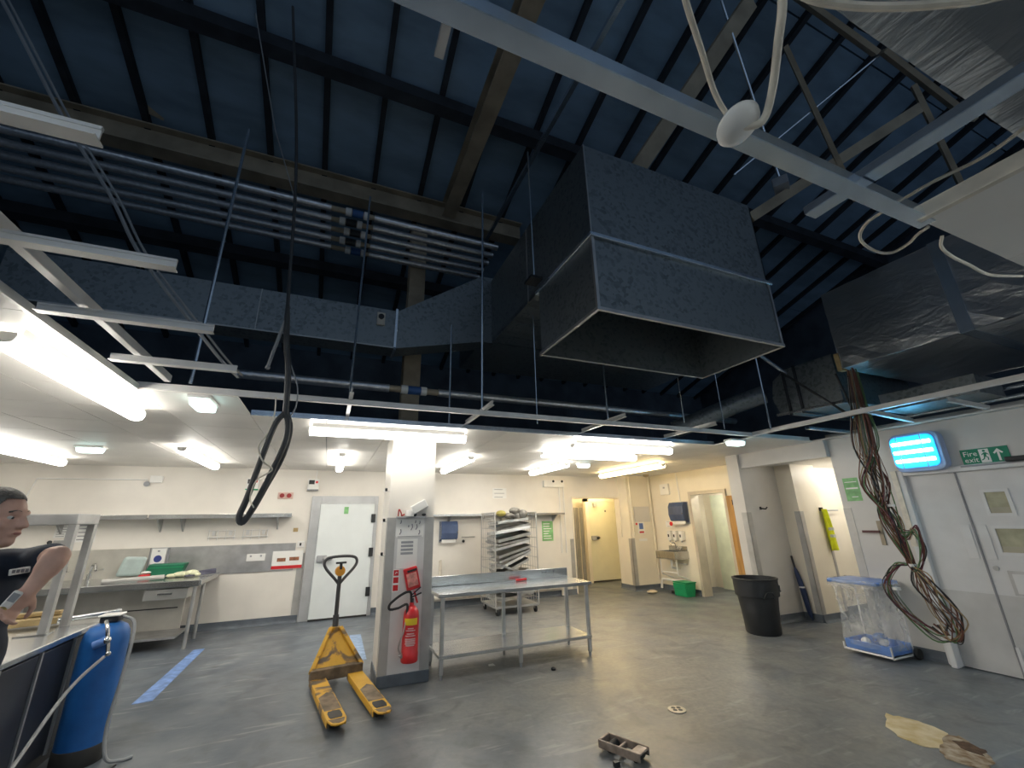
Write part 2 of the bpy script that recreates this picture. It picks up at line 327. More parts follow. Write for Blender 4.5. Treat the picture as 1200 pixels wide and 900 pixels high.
# --- coved skirtings
def skirt(name, segs):
    b = MB()
    for x0,x1,y0,y1,nx,ny in segs:
        t = .014
        if ny: b.prism([(y0,0),(y0+ny*.05,0),(y0+ny*.02,.03),(y0+ny*t,.06),(y0+ny*t,.115),(y0,.115)], 'x', x0, x1)
        else: b.prism([(x0,0),(x0+nx*.05,0),(x0+nx*.02,.03),(x0+nx*t,.06),(x0+nx*t,.115),(x0,.115)], 'y', y0, y1)
    ST(name, b, skirt_m)
skirt('baseboard_back', [(-6.2,-.33,9.3,9.3,0,-1),(.93,5.5,9.3,9.3,0,-1)])
skirt('baseboard_back_right', [(6.90,7.7,8.95,8.95,0,-1),(6.92,6.92,8.95,9.5,-1,0)])
skirt('baseboard_right_far', [(7.7,7.7,7.68,8.95,-1,0),(7.7,7.7,5.55,6.62,-1,0)])
skirt('baseboard_niche', [(6.55,7.45,5.3,5.3,0,-1),(6.55,6.55,5.3,5.54,-1,0),(7.45,7.45,5.0,5.3,-1,0),(7.45,8.1,5.0,5.0,0,-1),(8.1,10.5,5.22,5.22,0,-1)])
skirt('baseboard_right', [(6.68,6.68,3.14,3.85,-1,0),(6.68,6.68,-3.2,1.55,-1,0)])
skirt('baseboard_left', [(-6.2,-6.2,-3.2,9.3,1,0)])
# --- grey corner guards up to dado height
def guards(name, lst):
    b = MB()
    for x,y,sx,sy,z1,wd in lst:   # an L on the corner (x,y); leg along sx (on y face) and along sy (on x face)
        t = .006
        b.box(min(x-sx*t,x+sx*wd), max(x-sx*t,x+sx*wd), min(y-sy*t,y), max(y-sy*t,y), .115, z1)
        b.box(min(x-sx*t,x), max(x-sx*t,x), min(y-sy*t,y+sy*wd), max(y-sy*t,y+sy*wd), .115, z1)
    ST(name, b, guard)
guards('trim_2', [(6.55,5.3,1,1,1.70,.10),(7.45,5.0,1,1,1.70,.09),(6.92,8.95,1,1,1.17,.10)])
b = MB(); b.box(8.04,8.1,4.994,5.0,.115,1.7); b.box(8.1,8.106,5.0,5.22,.115,1.7); ST('trim_3', b, guard)
b = MB(); b.box(6.674,6.68,3.75,3.85,0.0,1.72); b.box(6.68,6.83,3.85,3.856,0.0,1.72); ST('trim_4', b, guard)
ST('trim_5', MB().box(5.40,5.5,9.292,9.3,.115,1.2), guard)
ST('trim_6', MB().box(-.44,-.33,9.29,9.3,.115,1.15), guard)
# --- roof, outer shell of the void
b = MB(); b.box(-7.2,-7.05,-4,9.8,0,9.7); b.box(10.9,11.05,-4,9.8,0,9.7); b.box(-7.2,11.05,9.75,9.9,2.4,5.6); ST('wall_outer_shell', b, shell_m)
def zr(y): return 6.65 + .309*(5.6-y)
rf = T('roof', None, None, (2,3,6.6), kind='structure')
ribs = [-1.97+.70*i for i in range(-7,19)]
def slope_box(b, x0,x1,y0,y1,d0,d1):
    vs = [(x0,y0,zr(y0)+d0),(x1,y0,zr(y0)+d0),(x1,y1,zr(y1)+d0),(x0,y1,zr(y1)+d0),(x0,y0,zr(y0)+d1),(x1,y0,zr(y0)+d1),(x1,y1,zr(y1)+d1),(x0,y1,zr(y1)+d1)]
    b.add(vs, [(0,3,2,1),(4,5,6,7),(0,1,5,4),(1,2,6,5),(2,3,7,6),(3,0,4,7)])
for i in range(len(ribs)-1):
    for y0,y1 in ((-4.1,1.9),(1.92,5.9),(5.92,9.85)):
        b = MB(); slope_box(b, ribs[i]+.02, ribs[i+1]-.02, y0, y1, 0, .1); part('roof_panel', b, roof_m, rf)
for x in ribs:
    b = MB(); slope_box(b, x-.035, x+.035, -4.1, 9.85, -.09, .05); part('rafter', b, roof_dark, rf)
b = MB(); slope_box(b, -7.2, 11, -4.1, 9.85, .1, .2); part('roof_deck', b, roof_dark, rf)
for y in (4.15, 1.3, 7.2):
    b = MB(); slope_box(b, -7.1, 10.9, y-.07, y+.07, -.26, -.09); part('purlin', b, roof_dark, rf)
def ibeam(p0, p1, w, h, mb, up=(0,0,1)):
    p0 = Vector(p0); p1 = Vector(p1); u = Vector(up)
    d = (p1-p0).normalized(); x = d.cross(u).normalized(); z = x.cross(d).normalized(); t = .022
    mb.beam(p0+z*(h/2-t/2), p1+z*(h/2-t/2), w, t, up); mb.beam(p0-z*(h/2-t/2), p1-z*(h/2-t/2), w, t, up); mb.beam(p0, p1, t, h-2*t, up)
G='roof steelwork'
b = MB(); ibeam((-7,5.6,6.42),(2.6,5.6,6.42),.22,.34,b); one('steel_beam', b, brown_steel, 'long brown steel beam above the row of foil-lagged pipes', 'beam')
b = MB(); ibeam((1.29,-3.9,6.45),(1.29,5.48,6.45),.2,.3,b); one('steel_beam', b, brown_steel, 'brown steel beam meeting the long beam at a right angle', 'beam')
b = MB(); b.box(.9-.12,.9+.12,5.76,5.78,2.7,6.25); b.box(.9-.12,.9+.12,5.96,5.98,2.7,6.25); b.box(.885,.915,5.78,5.96,2.7,6.25); one('steel_stanchion', b, brown_steel, 'beige steel stanchion rising above the boxed column', 'stanchion')
b = MB(); ibeam((-2.62,5.5,6.76),(-1.9,3.6,8.05),.22,.2,b)
one('steel_brace', b, brown_steel, 'short brown strut standing on the long beam', 'beam')
for p0,p1,wd,lab in (((4.45,1.70,7.6),(5.48,1.52,6.87),.22,'brown truss chord stub under the roof near the foil duct'),((4.48,1.92,6.97),(5.44,2.13,5.2),.11,'slanting brown truss strut above the ceiling hanger'),
    ((5.55,1.48,6.9),(6.63,1.31,6.1),.2,'brown truss chord below the steeper stub'),((6.05,1.5,6.26),(4.3,2.68,5.04),.12,'long brown tie running back toward the hood'),((5.93,1.46,6.5),(6.68,1.61,5.18),.09,'thin brown strut beside the foil duct'),
    ((4.03,1.91,7.5),(2.9,3.13,5.46),.2,'wide brown rafter end behind the hanging rose')):
    one('truss_member', MB().beam(p0,p1,wd,.05,(.3,-.8,.2)), brown_steel, lab, 'truss member', 'roof truss members')
one('tie_rod', MB().tube([(5.515,1.515,6.85),(4.06,2.608,5.53)],.012,6), galv_rail, 'thin bright tie rod crossing the truss strut', 'rod')
# --- suspended ceiling: tiles
ce = T('ceiling', None, None, (0,5,H), kind='structure')
GX0, GS, GY0, GY = -1.48, .68, .594, .676
_tc = {}
def tile(x0,x1,y0,y1):
    key = (round(x1-x0,3), round(y1-y0,3)); cx, cy = (x0+x1)/2, (y0+y1)/2
    if key not in _tc:
        g = .003; _tc[key] = mesh_from(MB().box(-key[0]/2+g,key[0]/2-g,-key[1]/2+g,key[1]/2-g,0,.015), 'ceiling_tile', (0,0,0)); _tc[key].materials.append(tilem)
    o = bpy.data.objects.new('ceiling_tile', _tc[key]); COL.objects.link(o); o.parent = ce; o.location = (cx, cy-5, 0)
def tiles(x0,x1,y0,y1):
    gx = sorted({x0,x1} | {GX0+GS*i for i in range(-12,20) if x0+.01 < GX0+GS*i < x1-.01})
    gy = sorted({y0,y1} | {GY0+GY*i for i in range(-12,20) if y0+.01 < GY0+GY*i < y1-.01})
    for i in range(len(gx)-1):
        for j in range(len(gy)-1): tile(gx[i],gx[i+1],gy[j],gy[j+1])
YE = GY0+6*GY      # 4.65 back edge of the opening
YA = GY0+5*GY      # 3.974
tiles(GX0+GS, 7.7, YE, 8.95); tiles(GX0+GS, 6.92, 8.95, 9.3)
tiles(-6.2, GX0, -1.5, 9.3); tiles(GX0, GX0+GS, YA, 9.3)
tiles(GX0+10*GS, 6.6, YA, YE)
tiles(GX0+5*GS, 6.6, -2.0, GY0)
b = MB(); b.box(-6.2,6.68,-3.2,-2.0,H,H+.015); b.box(-6.2,GX0,-2,-1.5,H,H+.015); b.box(GX0,GX0+5*GS,-2.0,-1.2,H,H+.015); part('ceiling_board', b, tilem, ce)
ST('trim_7', MB().box(6.56,6.68,-3.2,3.97,H,H+.02), greywall)
# edge trim of the tiled areas
def tee(mb, p0, p1, w=.03, h=.045):
    p0 = Vector(p0); p1 = Vector(p1); z = Vector((0,0,1))
    mb.beam(p0, p1, w, .006); mb.beam(p0+z*(h/2), p1+z*(h/2), .006, h); mb.beam(p0+z*h, p1+z*h, .012, .012)
def channel(mb, p0, p1, w=.045, h=.035):
    p0 = Vector(p0); p1 = Vector(p1); d = (p1-p0).normalized(); x = d.cross(Vector((0,0,1))).normalized(); z = Vector((0,0,1))
    mb.beam(p0, p1, w, .005); mb.beam(p0+x*w/2+z*h/2, p1+x*w/2+z*h/2, .004, h); mb.beam(p0-x*w/2+z*h/2, p1-x*w/2+z*h/2, .004, h)
def rail(p0, p1, label, mat=white_rail, fn=tee, w=.035, h=.045, group=None):
    b = MB(); fn(b, p0, p1, w, h); return one('ceiling_rail', b, mat, label, 'rail', group)
GR = 'cut ceiling rails'
rail((-1.2,GY0,H),(1.97,GY0,H),'bright galvanised ceiling rail passing behind the hanging white rose', galv_rail, channel, .05, .04)
for k,(y,x0) in enumerate(((1.27,-1.47),(1.946,-1.47),(2.61,-1.44),(3.30,-1.40))):
    rail((x0,y,H+.005),(-.70,y,H+.005), ['cut ceiling rail stub farthest from the emergency light, first of four','second of four cut ceiling rail stubs, one before the crossing channel','third of four cut ceiling rail stubs, beside the long batten light','fourth of four cut ceiling rail stubs, closest to the emergency light'][k], white_rail, tee, .05, .04, GR)
rail((-1.48,YA,H+.01),(6.5,YA,H+.01),'long white ceiling rail spanning the opening in front of the tile edge')
rail((-.8,YE,H+.004),(5.32,YE,H+.004),'grey edge rail along the back of the open ceiling', galv_rail)
rail((-1.27,1.2,H+.06),(-1.27,3.9,H+.06),'main ceiling channel crossing above the four cut rail stubs', white_rail, channel, .04, .05)
rail((1.578,-.8,H+.05),(1.578,.765,H+.05),'grey flat rail crossing above the bright rail beside the foil duct', galv_rail, channel, .06, .03)
rail((5.27,1.0,H+.01),(5.27,3.95,H+.01),'ceiling rail running toward the double doors under the foil duct', white_rail, tee, .045, .045)
for k,x in enumerate((.08,1.38,2.97,4.35)):
    rail((x,3.72,H+.055),(x,4.64,H+.055), ['short cross rail above the column corner','short cross rail beside the tall hanger rod','short cross rail under the hood corner','short cross rail closest to the warm light pair'][k], white_rail, tee, .035, .04, 'short cross rails on the long rail')
rail((5.70,2.05,H+.03),(6.66,2.08,H+.03),'stub rail joining the wall above the insect killer', white_rail)
rail((5.3,2.62,H+.03),(6.6,2.75,H+.03),'slanting rail above the insect killer', white_rail)
rail((5.66,3.45,H+.03),(6.66,3.47,H+.03),'pale rail tinted blue beside the hanging wires', galv_rail, channel, .05,.03)
b = MB(); b.box(GX0-.004,GX0+.018,-1.5,YA,H-.004,H+.04); one('edge_trim', b, white_rail, 'pale edge trim along the tiles over the counter', 'trim')
b = MB(); b.box(GX0+5*GS-.02,GX0+5*GS+.005,-1.2,GY0,H-.006,H+.05); one('edge_trim', b, cable_wh, 'cream edge trim on the tile beside the bright rail', 'trim')
for z_,l_ in ((2.80,'grey conduit along the wall top above the insect killer'),(2.90,'upper grey conduit along the wall top above the insect killer')): one('conduit', MB().tube([(6.62,-.5,z_),(6.62,2.9,z_)],.022,8), galv_rail, l_, 'conduit', smooth=True)
# hanger rods and struts
for k,(x,y,z0,z1,r,lab) in enumerate(((1.38,4.045,2.74,5.6,.012,'tall hanger strut in front of the branch duct'),(.074,4.29,2.74,5.3,.012,'hanger rod dropping past the pipe couplings'),(3.0,4.09,2.74,3.95,.012,'hanger rod below the hood'),
    (5.237,3.65,2.72,4.6,.012,'hanger rod between the hood and the bent duct'),(-1.12,3.9,2.74,5.4,.014,'hanger rod above the emergency light'),(1.185,4.66,2.7,4.0,.01,'short rod rising from the back edge rail'),(3.86,3.75,2.74,3.9,.008,'thin rod under the right end of the hood'),(4.7,3.9,2.74,4.1,.006,'thin wire beside the hood end'),(2.1,4.2,2.7,4.08,.006,'thin wire under the branch duct'))):
    one('hanger_rod', MB().tube([(x,y,z0),(x,y,z1)],r,6), galv_rail, lab, 'rod', 'hanger rods')
# ================================================================== DUCTS
HX0,HX1,HY0,HY1 = 1.9,4.15,2.58,3.63
hd = T('extract_hood', 'big galvanised extract hood with open rectangular mouth hanging under the roof', 'duct', (3.0,3.1,3.3))
def sheetbox(b, x0,x1,y0,y1,z0,z1,t=.012):
    b.box(x0,x1,y0,y0+t,z0,z1); b.box(x0,x1,y1-t,y1,z0,z1); b.box(x0,x0+t,y0+t,y1-t,z0,z1); b.box(x1-t,x1,y0+t,y1-t,z0,z1)
b = MB(); sheetbox(b, HX0,HX1,HY0,HY1,3.3,4.03); part('mouth_section', b, galv, hd)
b = MB(); sheetbox(b, HX0-.02,HX1+.02,HY0-.02,HY1+.02,3.295,3.33,.02); part('rim', b, steel_dull, hd, bevel=.004)
b = MB(); sheetbox(b, HX0-.035,HX1+.035,HY0-.035,HY1+.035,4.02,4.06,.035); part('flange', b, galv_rail, hd, bevel=.006)
b = MB(); b.box(HX0+.02,HX0+.05,HY0+.02,HY0+.05,3.31,3.9)
for x in (HX0,HX1): part('corner_seam', MB().box(x-.014,x+.014,HY0-.014,HY0+.014,3.33,4.02), steel_dull, hd)
b = MB(); b.box(HX0,HX1,HY0,5.13,5.06,5.08); b.box(HX0,HX1,HY0,HY0+.012,4.06,5.06); b.box(HX0,HX0+.012,HY0,5.15,4.06,5.06); b.box(HX1-.012,HX1,HY0,5.15,4.06,5.06)
pl = part('plenum', b, galv, hd)
part('seam', MB().box(HX0-.008,HX0+.004,HY0-.008,HY0+.004,4.06,5.08), steel_dull, pl); part('seam', MB().box(HX0-.006,HX0,3.9,3.92,4.06,5.08), steel_dull, pl)
n = 7; ya = HY1; yb = 5.13
for i in range(n):      # cross-broken underside: each sheet strip stands a little proud of its neighbour
    y0 = ya+(yb-ya)*i/n; y1 = ya+(yb-ya)*(i+1)/n; s = .03 if i % 2 else -.0
    b = MB(); vs = [(HX0,y0,4.10-s),(HX1,y0,4.10-s),(HX1,y1,4.10-.03+s),(HX0,y1,4.10-.03+s)]
    b.add(vs+[(x,y,z+.02) for x,y,z in vs], [(0,3,2,1),(4,5,6,7),(0,1,5,4),(1,2,6,5),(2,3,7,6),(3,0,4,7)]); part('underside_sheet', b, galv, pl)
b = MB(); b.box(1.72,1.86,3.45,3.62,4.10,4.13); part('hanger_bracket', b, black_p, hd)
one('hanger_rod', MB().tube([(1.8,3.53,4.13),(1.78,3.53,5.9)],.009,6), galv_rail, 'thin rod holding the bracket at the hood flange', 'rod', 'hanger rods')
# branch duct along the back with its flared transition
br = T('branch_duct', 'galvanised branch duct flaring up into the hood plenum', 'duct', (0,5.5,3.8))
def frust(b, xa, xb, A, Bq):   # A/Bq: (y0,y1,z0,z1) at xa and xb
    vs = []
    for x,q in ((xa,A),(xb,Bq)): vs += [(x,q[0],q[2]),(x,q[1],q[2]),(x,q[1],q[3]),(x,q[0],q[3])]
    b.add(vs, [(0,1,5,4),(1,2,6,5),(2,3,7,6),(3,0,4,7),(3,2,1,0),(4,5,6,7)])
S0 = (5.15,5.46,3.79,4.32); S1 = (5.15,5.46,4.06,5.12); S2_ = (5.15,6.3,4.06,5.12)
b = MB(); frust(b,-3.2,.55,S0,S0); part('straight_run', b, galv, br)
b = MB(); frust(b,.58,1.75,S0,S1); part('flared_transition', b, galv, br)
b = MB(); frust(b,1.75,5.6,S2_,S2_); part('deep_run', b, galv, br)
b = MB(); sheetbox(b,.545,.585,5.13,5.97,3.77,4.34,.02); b.box(.545,.585,5.13,5.15,3.77,4.34)
b = MB()
for x in (.55,): b.box(x,x+.03,5.125,5.15,3.77,4.34); b.box(x,x+.03,5.125,5.46,3.765,3.79)
part('joint_flange', b, galv_rail, br)
part('seam', MB().box(-1.0,-.99,5.135,5.15,3.79,4.32), steel_dull, br); part('seam', MB().box(-3.2,.55,5.14,5.15,3.785,3.80), steel_dull, br)
b = MB(); b.box(.32,.42,5.12,5.15,4.08,4.25); lp = part('test_plate', b, yellow_lab, br, label='small pale plate with a black port'); lp.data.materials[0] = cable_wh
b = MB(); b.lathe([(.0,5.10),(.035,5.10),(.035,5.12)],(.37,0,4.19),14,'y'); part('port', b, black_p, lp)
# foil-lagged supply duct along the right wall
fd = T('foil_duct', 'large foil-wrapped supply duct above the insect killer', 'duct', (6.0,1,3.3))
def wobble_box(b, x0,x1,y0,y1,z0,z1,nx,ny,nz,amp,seed):
    rnd = random.Random(seed)
    def g(fn,nu,nv):
        b.grid(fn,nu,nv)
    def j(): return rnd.uniform(-amp,amp)
    g(lambda u,v:(x0+j(), y0+(y1-y0)*u, z0+(z1-z0)*v), ny, nz)
    g(lambda u,v:(x1+j(), y0+(y1-y0)*u, z0+(z1-z0)*v), ny, nz)
    g(lambda u,v:(x0+(x1-x0)*u, y0+(y1-y0)*v, z0+j()), nx, ny)
    g(lambda u,v:(x0+(x1-x0)*u, y0+(y1-y0)*v, z1+j()), nx, ny)
    g(lambda u,v:(x0+(x1-x0)*u, y0+j(), z0+(z1-z0)*v), nx, nz)
    g(lambda u,v:(x0+(x1-x0)*u, y1+j(), z0+(z1-z0)*v), nx, nz)
b = MB(); wobble_box(b,5.5,7.6,-2.5,2.80,3.3,4.30,14,34,8,.008,3); part('lagging', b, foil, fd, smooth=False)
b = MB(); b.box(5.49,7.61,1.62,1.72,3.288,3.30); b.box(5.488,5.50,1.62,1.72,3.29,4.31); part('tape_band', b, galv_rail, fd)
b = MB(); b.box(5.49,5.58,2.79,2.84,3.28,3.5); part('wood_batten', b, board, fd)
b = MB(); b.obox((5.47,1.05,3.95),(.05,.10,.10)); b.tube([(5.47,1.05,3.95),(5.46,.6,3.55)],.012,6); part('hanger_clamp', b, black_p, fd)
# second foil duct right overhead
fd2 = T('foil_duct', 'crinkled foil-wrapped duct close overhead beside the grey flat rail', 'duct', (4,-.4,3.3))
b = MB(); wobble_box(b,1.25,5.44,-1.3,.45,3.3,3.9,26,12,5,.012,5); part('lagging', b, foil, fd2)
# bent galvanised duct beyond the foil duct
bd = T('bent_duct', 'galvanised bent duct between the hood and the foil duct', 'duct', (6,3.6,2.9))
b = MB(); frust(b,5.62,7.2,(2.93,3.55,2.93,3.56),(2.93,3.55,3.0,3.6)); part('body', b, galv, bd)
b = MB(); b.prism([(3.55,2.93),(3.72,2.97),(3.80,3.2),(3.74,3.45),(3.55,3.56)],'x',5.62,7.0); part('elbow', b, galv, bd, smooth=False)
b = MB()
for y in (3.40,3.56): b.box(5.60,5.62,y,y+.03,2.92,3.57)
b.box(5.61,7.0,3.40,3.43,2.915,2.93); part('flange', b, roof_dark, bd)
b = MB(); b.beam((5.58,2.93,2.935),(5.58,3.75,2.955),.03,.03); part('bottom_seam', b, steel, bd)
b = MB(); b.tube([(5.0,3.9,4.25),(5.5,3.45,3.45)],.022,6); one('support_strut', b, galv_rail, 'slanting strut above the bent duct', 'strut')
b = MB(); b.tube([(5.46,3.5,3.5),(5.56,2.85,2.72)],.016,6); one('support_strut', b, black_p, 'thin dark strut across the bent duct', 'strut')
b = MB(); wobble_box(b,4.6,7.0,4.2,5.0,3.0,3.35,6,4,2,.01,9)
b = MB(); b.tube([(4.7,4.78,2.9),(5.35,4.2,3.2),(5.6,3.9,3.3)],.13,12); one('flexible_duct', b, galv, 'dark round duct behind the hanger rod', 'duct', smooth=True)
b = MB(); frust(b,6.0,6.56,(1.9,2.75,2.80,3.0),(1.9,2.75,2.80,3.0)); one('fan_box', b, galv, 'grey metal box above the insect killer', 'box')
# ---- pipes
cp = [4.841,5.05,5.255,5.474,5.686]
for k,y in enumerate(cp):
    p = T('lagged_pipe','foil-lagged pipe, %s of the five under the brown beam counted toward the back wall' % ['first','second','third','fourth','last'][k],'pipe',(0,y,5.45),group='five lagged pipes')
    b = MB(); b.tube([(-6.9,y,5.45),(-.36,y,5.45)],.045,12); part('lagging', b, foil_pipe, p, smooth=True)
    b = MB(); b.tube([(.16,y,5.45),(1.88,y,5.45)],.045,12); part('lagging', b, foil_pipe, p, smooth=True)
    b = MB(); b.tube([(-.36,y,5.45),(.16,y,5.45)],.035,10); part('bare_pipe', b, brown_steel, p, smooth=True)
    b = MB(); o = (.03,-.04,.02,-.03,.05)[k]; b.tube([(-.22+o,y,5.45),(-.15+o,y,5.45)],.052,12); part('coupling', b, white_p, p, smooth=True); b = MB(); b.tube([(.0+o,y,5.45),(.06+o,y,5.45)],.052,12); part('coupling', b, white_p, p, smooth=True)
    b = MB(); b.tube([(-.14+o,y,5.45),(-.01+o,y,5.45)],.05,12); part('band', b, blue_band if k in (0,4) else black_p, p, smooth=True)
p = T('lagged_pipe','single foil-lagged pipe with a blue band above the long ceiling rail','pipe',(2,5.0,3.2))
for x0,x1 in ((-1.05,.52),(1.12,6.3)):
    b = MB(); b.tube([(x0,5.0,3.2),(x1,5.0,3.2)],.05,12); part('lagging', b, foil_pipe, p, smooth=True)
b = MB(); b.tube([(.52,5.0,3.2),(1.12,5.0,3.2)],.04,12); part('bare_pipe', b, brown_steel, p, smooth=True)
b = MB(); b.tube([(.66,5.0,3.2),(.74,5.0,3.2)],.056,12); part('coupling', b, white_p, p, smooth=True); b = MB(); b.tube([(.90,5.0,3.2),(.97,5.0,3.2)],.056,12); part('coupling', b, white_p, p, smooth=True)
b = MB(); b.tube([(.74,5.0,3.2),(.90,5.0,3.2)],.053,12); part('band', b, blue_band, p, smooth=True)
one('strut_channel', MB().beam((1.9,-1.5,5.9),(1.86,5.35,5.9),.05,.05), galv_rail, 'long thin channel running above the hood to the pipes', 'channel')
one('strut_channel', MB().box(.44,.52,1.9,2.6,5.5,5.56), white_rail, 'short pale channel piece hanging from the roof', 'channel')
# ---- cables high up
b = MB(); pts = bez([(-2.75,3.0,5.6),(-2.342,3.0,4.99),(-1.851,3.0,4.19),(-1.504,3.0,3.69),(-1.27,3.0,3.30),(-.93,3.1,2.895),(-.79,3.3,2.745),(-.75,3.6,2.74)],8); b.tube(pts,.012,6); b.tube([p+Vector((.03,0,.012)) for p in pts],.008,6)
one('slack_cable', b, cable_pale, 'twin grey cable sagging across the opening above the cut rails', 'cable', smooth=True)
b = MB(); b.tube([(-1.3,3.9,7.0),(-1.0,4.3,5.9),(-.75,4.6,5.3)],.006,5); one('slack_cable', b, cable_pale, 'thin wire hanging from the roof toward the pipes', 'cable')
# ---- batten lights
def batten(x0,y0,x1,y1,glow,label,zc=H):
    L = math.hypot(x1-x0,y1-y0); a = math.atan2(y1-y0,x1-x0)
    t = T('batten_light', label, 'light', ((x0+x1)/2,(y0+y1)/2,zc), a, 'fluorescent batten lights'); ROOT[t] = Vector((0,0,0))
    b = MB(); b.prism([(-.062,0),(.062,0),(.055,-.05),(-.055,-.05)],'x',-L/2+.03,L/2-.03); part('housing', b, white_p, t)
    pf = [(.058,-.045),(.062,-.075),(.048,-.11),(.018,-.122),(-.018,-.122),(-.048,-.11),(-.062,-.075),(-.058,-.045)]
    b = MB(); b.prism(pf,'x',-L/2+.008,L/2-.008); part('diffuser', b, glow, t, smooth=True)
    for s in (-1,1):
        b = MB(); e = s*L/2; b.prism([(p*.9,q*.8) for p,q in pf],'x',min(e,e-s*.010),max(e,e-s*.010)); part('end_cap', b, white_p, t)
    return t
batten(-1.66,2.85,-1.66,4.62,tube_cool,'long batten light beside the tile edge over the cut rails')
batten(-3.75,6.55,-3.75,8.4,tube_cool,'batten light over the sink bench beside a square emergency light')
batten(-1.83,6.6,-1.83,8.45,tube_cool,'batten light over the drawer end of the sink bench')
batten(-.28,4.88,1.45,4.88,tube_dim,'batten light across the top of the boxed column')
batten(.10,6.6,.10,8.4,tube_cool,'batten light pointing at the white cold-room door')
batten(2.02,6.45,2.02,8.28,tube_cool,'batten light over the blue towel dispenser by the wall shelf')
batten(3.0,4.95,4.72,4.95,tube_cool,'batten light along the grey edge rail over the table end')
batten(2.92,5.72,4.66,5.72,tube_cool,'batten light crossing behind the edge-rail batten')
batten(3.94,6.75,3.94,8.25,tube_cool,'batten light over the cage trolley')
batten(5.88,6.4,5.88,8.5,tube_warm,'warm batten light before the cold-store doorway')
batten(-3.75,2.85,-3.75,4.62,tube_cool,'batten light over the counter near the left wall')
batten(-1.9,-1.2,-1.9,.6,tube_fill,'added fill batten light at the near end of the room')  # this and the next two battens are added, unseen, for light from behind
batten(2.6,-1.6,4.4,-1.6,tube_fill,'added fill batten light on the near tiles')
batten(5.6,-1.0,5.6,.45,tube_fill,'added fill batten light near the double doors')
batten(8.1,4.5,9.6,4.5,tube_cool,'batten light in the side corridor',2.5)
batten(6.0,10.2,7.4,10.2,tube_warm,'warm batten light inside the cold-store lobby',2.42)
batten(8.4,6.3,8.4,7.7,tube_cool,'batten light in the side room',2.42)
def bulkhead(x,y,rz,label,s=1):
    t = T('emergency_light', label, 'light', (x,y,H), rz, 'emergency bulkhead lights'); ROOT[t] = Vector((0,0,0))
    part('base', MB().box(-.15*s,.15*s,-.07*s,.07*s,-.03,0), white_p, t, bevel=.01)
    b = MB(); b.prism([(-.135*s,-.03),(.135*s,-.03),(.115*s,-.085),(-.115*s,-.085)],'y',-.058*s,.058*s); part('lens', b, tube_bulb, t, bevel=.012)
bulkhead(-1.07,4.15,math.pi/2,'emergency light on the tile beside the open ceiling and hanging cables',1.15)
bulkhead(-2.93,7.1,0,'emergency light between two sink-bench battens')
bulkhead(5.22,4.2,0,'slim emergency light on the tile beside the niche header',1.0)
bulkhead(4.46,7.0,0,'emergency light before the cold-store doorway, beside the trolley batten',.9)
# ---- hanging cable loop
hc = T('hanging_cable_loop','black cable bundle hanging through the opened ceiling in a long loop','cable',(-.4,3.2,1.67))
b = MB(); b.tube(bez([(-.80,3.2,6.3),(-.55,3.2,4.55),(-.43,3.2,3.1),(-.37,3.2,2.7),(-.345,3.2,2.38)],8),[.012]*16+[.02]*17,8); part('main_cable', b, cable_gr, hc, smooth=True)
b = MB(); b.tube(bez([(-.345,3.2,2.40),(-.40,3.2,2.30),(-.45,3.2,2.05),(-.49,3.2,1.82),(-.515,3.2,1.71),(-.49,3.2,1.675),(-.44,3.2,1.78),(-.37,3.2,2.0),(-.32,3.2,2.2),(-.325,3.2,2.33),(-.345,3.2,2.38)],6),.019,8); part('loop', b, cable_gr, hc, smooth=True)
b = MB(); b.tube(bez([(-.335,3.21,2.40),(-.30,3.22,2.28),(-.32,3.22,2.1),(-.39,3.22,1.9),(-.46,3.22,1.72),(-.51,3.22,1.69)],6),.013,8); part('loop', b, cable_gr, hc, smooth=True)
b = MB(); b.tube(bez([(-.42,3.2,2.50),(-.41,3.19,2.38),(-.43,3.2,2.25),(-.47,3.18,2.15),(-.43,3.18,2.05),(-.37,3.18,2.0),(-.45,3.18,1.93),(-.47,3.18,1.82),(-.44,3.18,1.76)],6),.005,6); part('thin_wire', b, cable_wh, hc, smooth=True)
b = MB(); b.tube(bez([(-.36,3.22,2.75),(-.30,3.22,2.6),(-.29,3.22,2.45),(-.33,3.22,2.34)],6),.005,6); part('thin_wire', b, cable_pale, hc, smooth=True)
b = MB(); b.tube([(-.44,3.2,3.08),(-.50,3.2,2.72)],.012,6); b.ball((-.50,3.2,2.71),.016); part('dead_end', b, cable_pale, hc, smooth=True)
# ---- white rose on its flex, close overhead
rs = T('ceiling_rose','round white ceiling rose dangling upside down on a thick flex','ceiling rose',(.776,.461,2.45))
ax = Vector((.15,-.35,-.9)).normalized()
R3 = ax.to_track_quat('Z','Y').to_matrix()
b = MB(); b.lathe([(.0,-.012),(.047,-.012),(.05,-.004),(.046,.006),(.03,.016),(.012,.02),(0,.02)],(0,0,0),28)
b.v = [tuple(R3 @ Vector(p) + Vector((.776,.461,2.5))) for p in b.v]; part('disc', b, white_p, rs, smooth=True)
b = MB(); b.tube(bez([tuple(Vector((.776,.461,2.5))+ax*.012),(.812,.431,2.495),(.796,.389,2.525),(.743,.328,2.56),(.711,.287,2.60),(.68,.25,2.70),(.68,.24,2.9)],8),.0085,10); part('thick_flex', b, cable_wh, rs, smooth=True)
b = MB(); b.tube(bez([(.765,.47,2.52),(.703,.451,2.55),(.604,.395,2.555),(.506,.339,2.56),(.45,.30,2.62),(.44,.29,2.8)],8),.006,8); part('thin_flex', b, cable_wh, rs, smooth=True)
b = MB(); b.tube(bez([(1.3,.16,2.80),(1.0,.24,2.76),(1.15,.215,2.72),(1.35,.12,2.70),(1.55,.0,2.72)],8),.008,8)
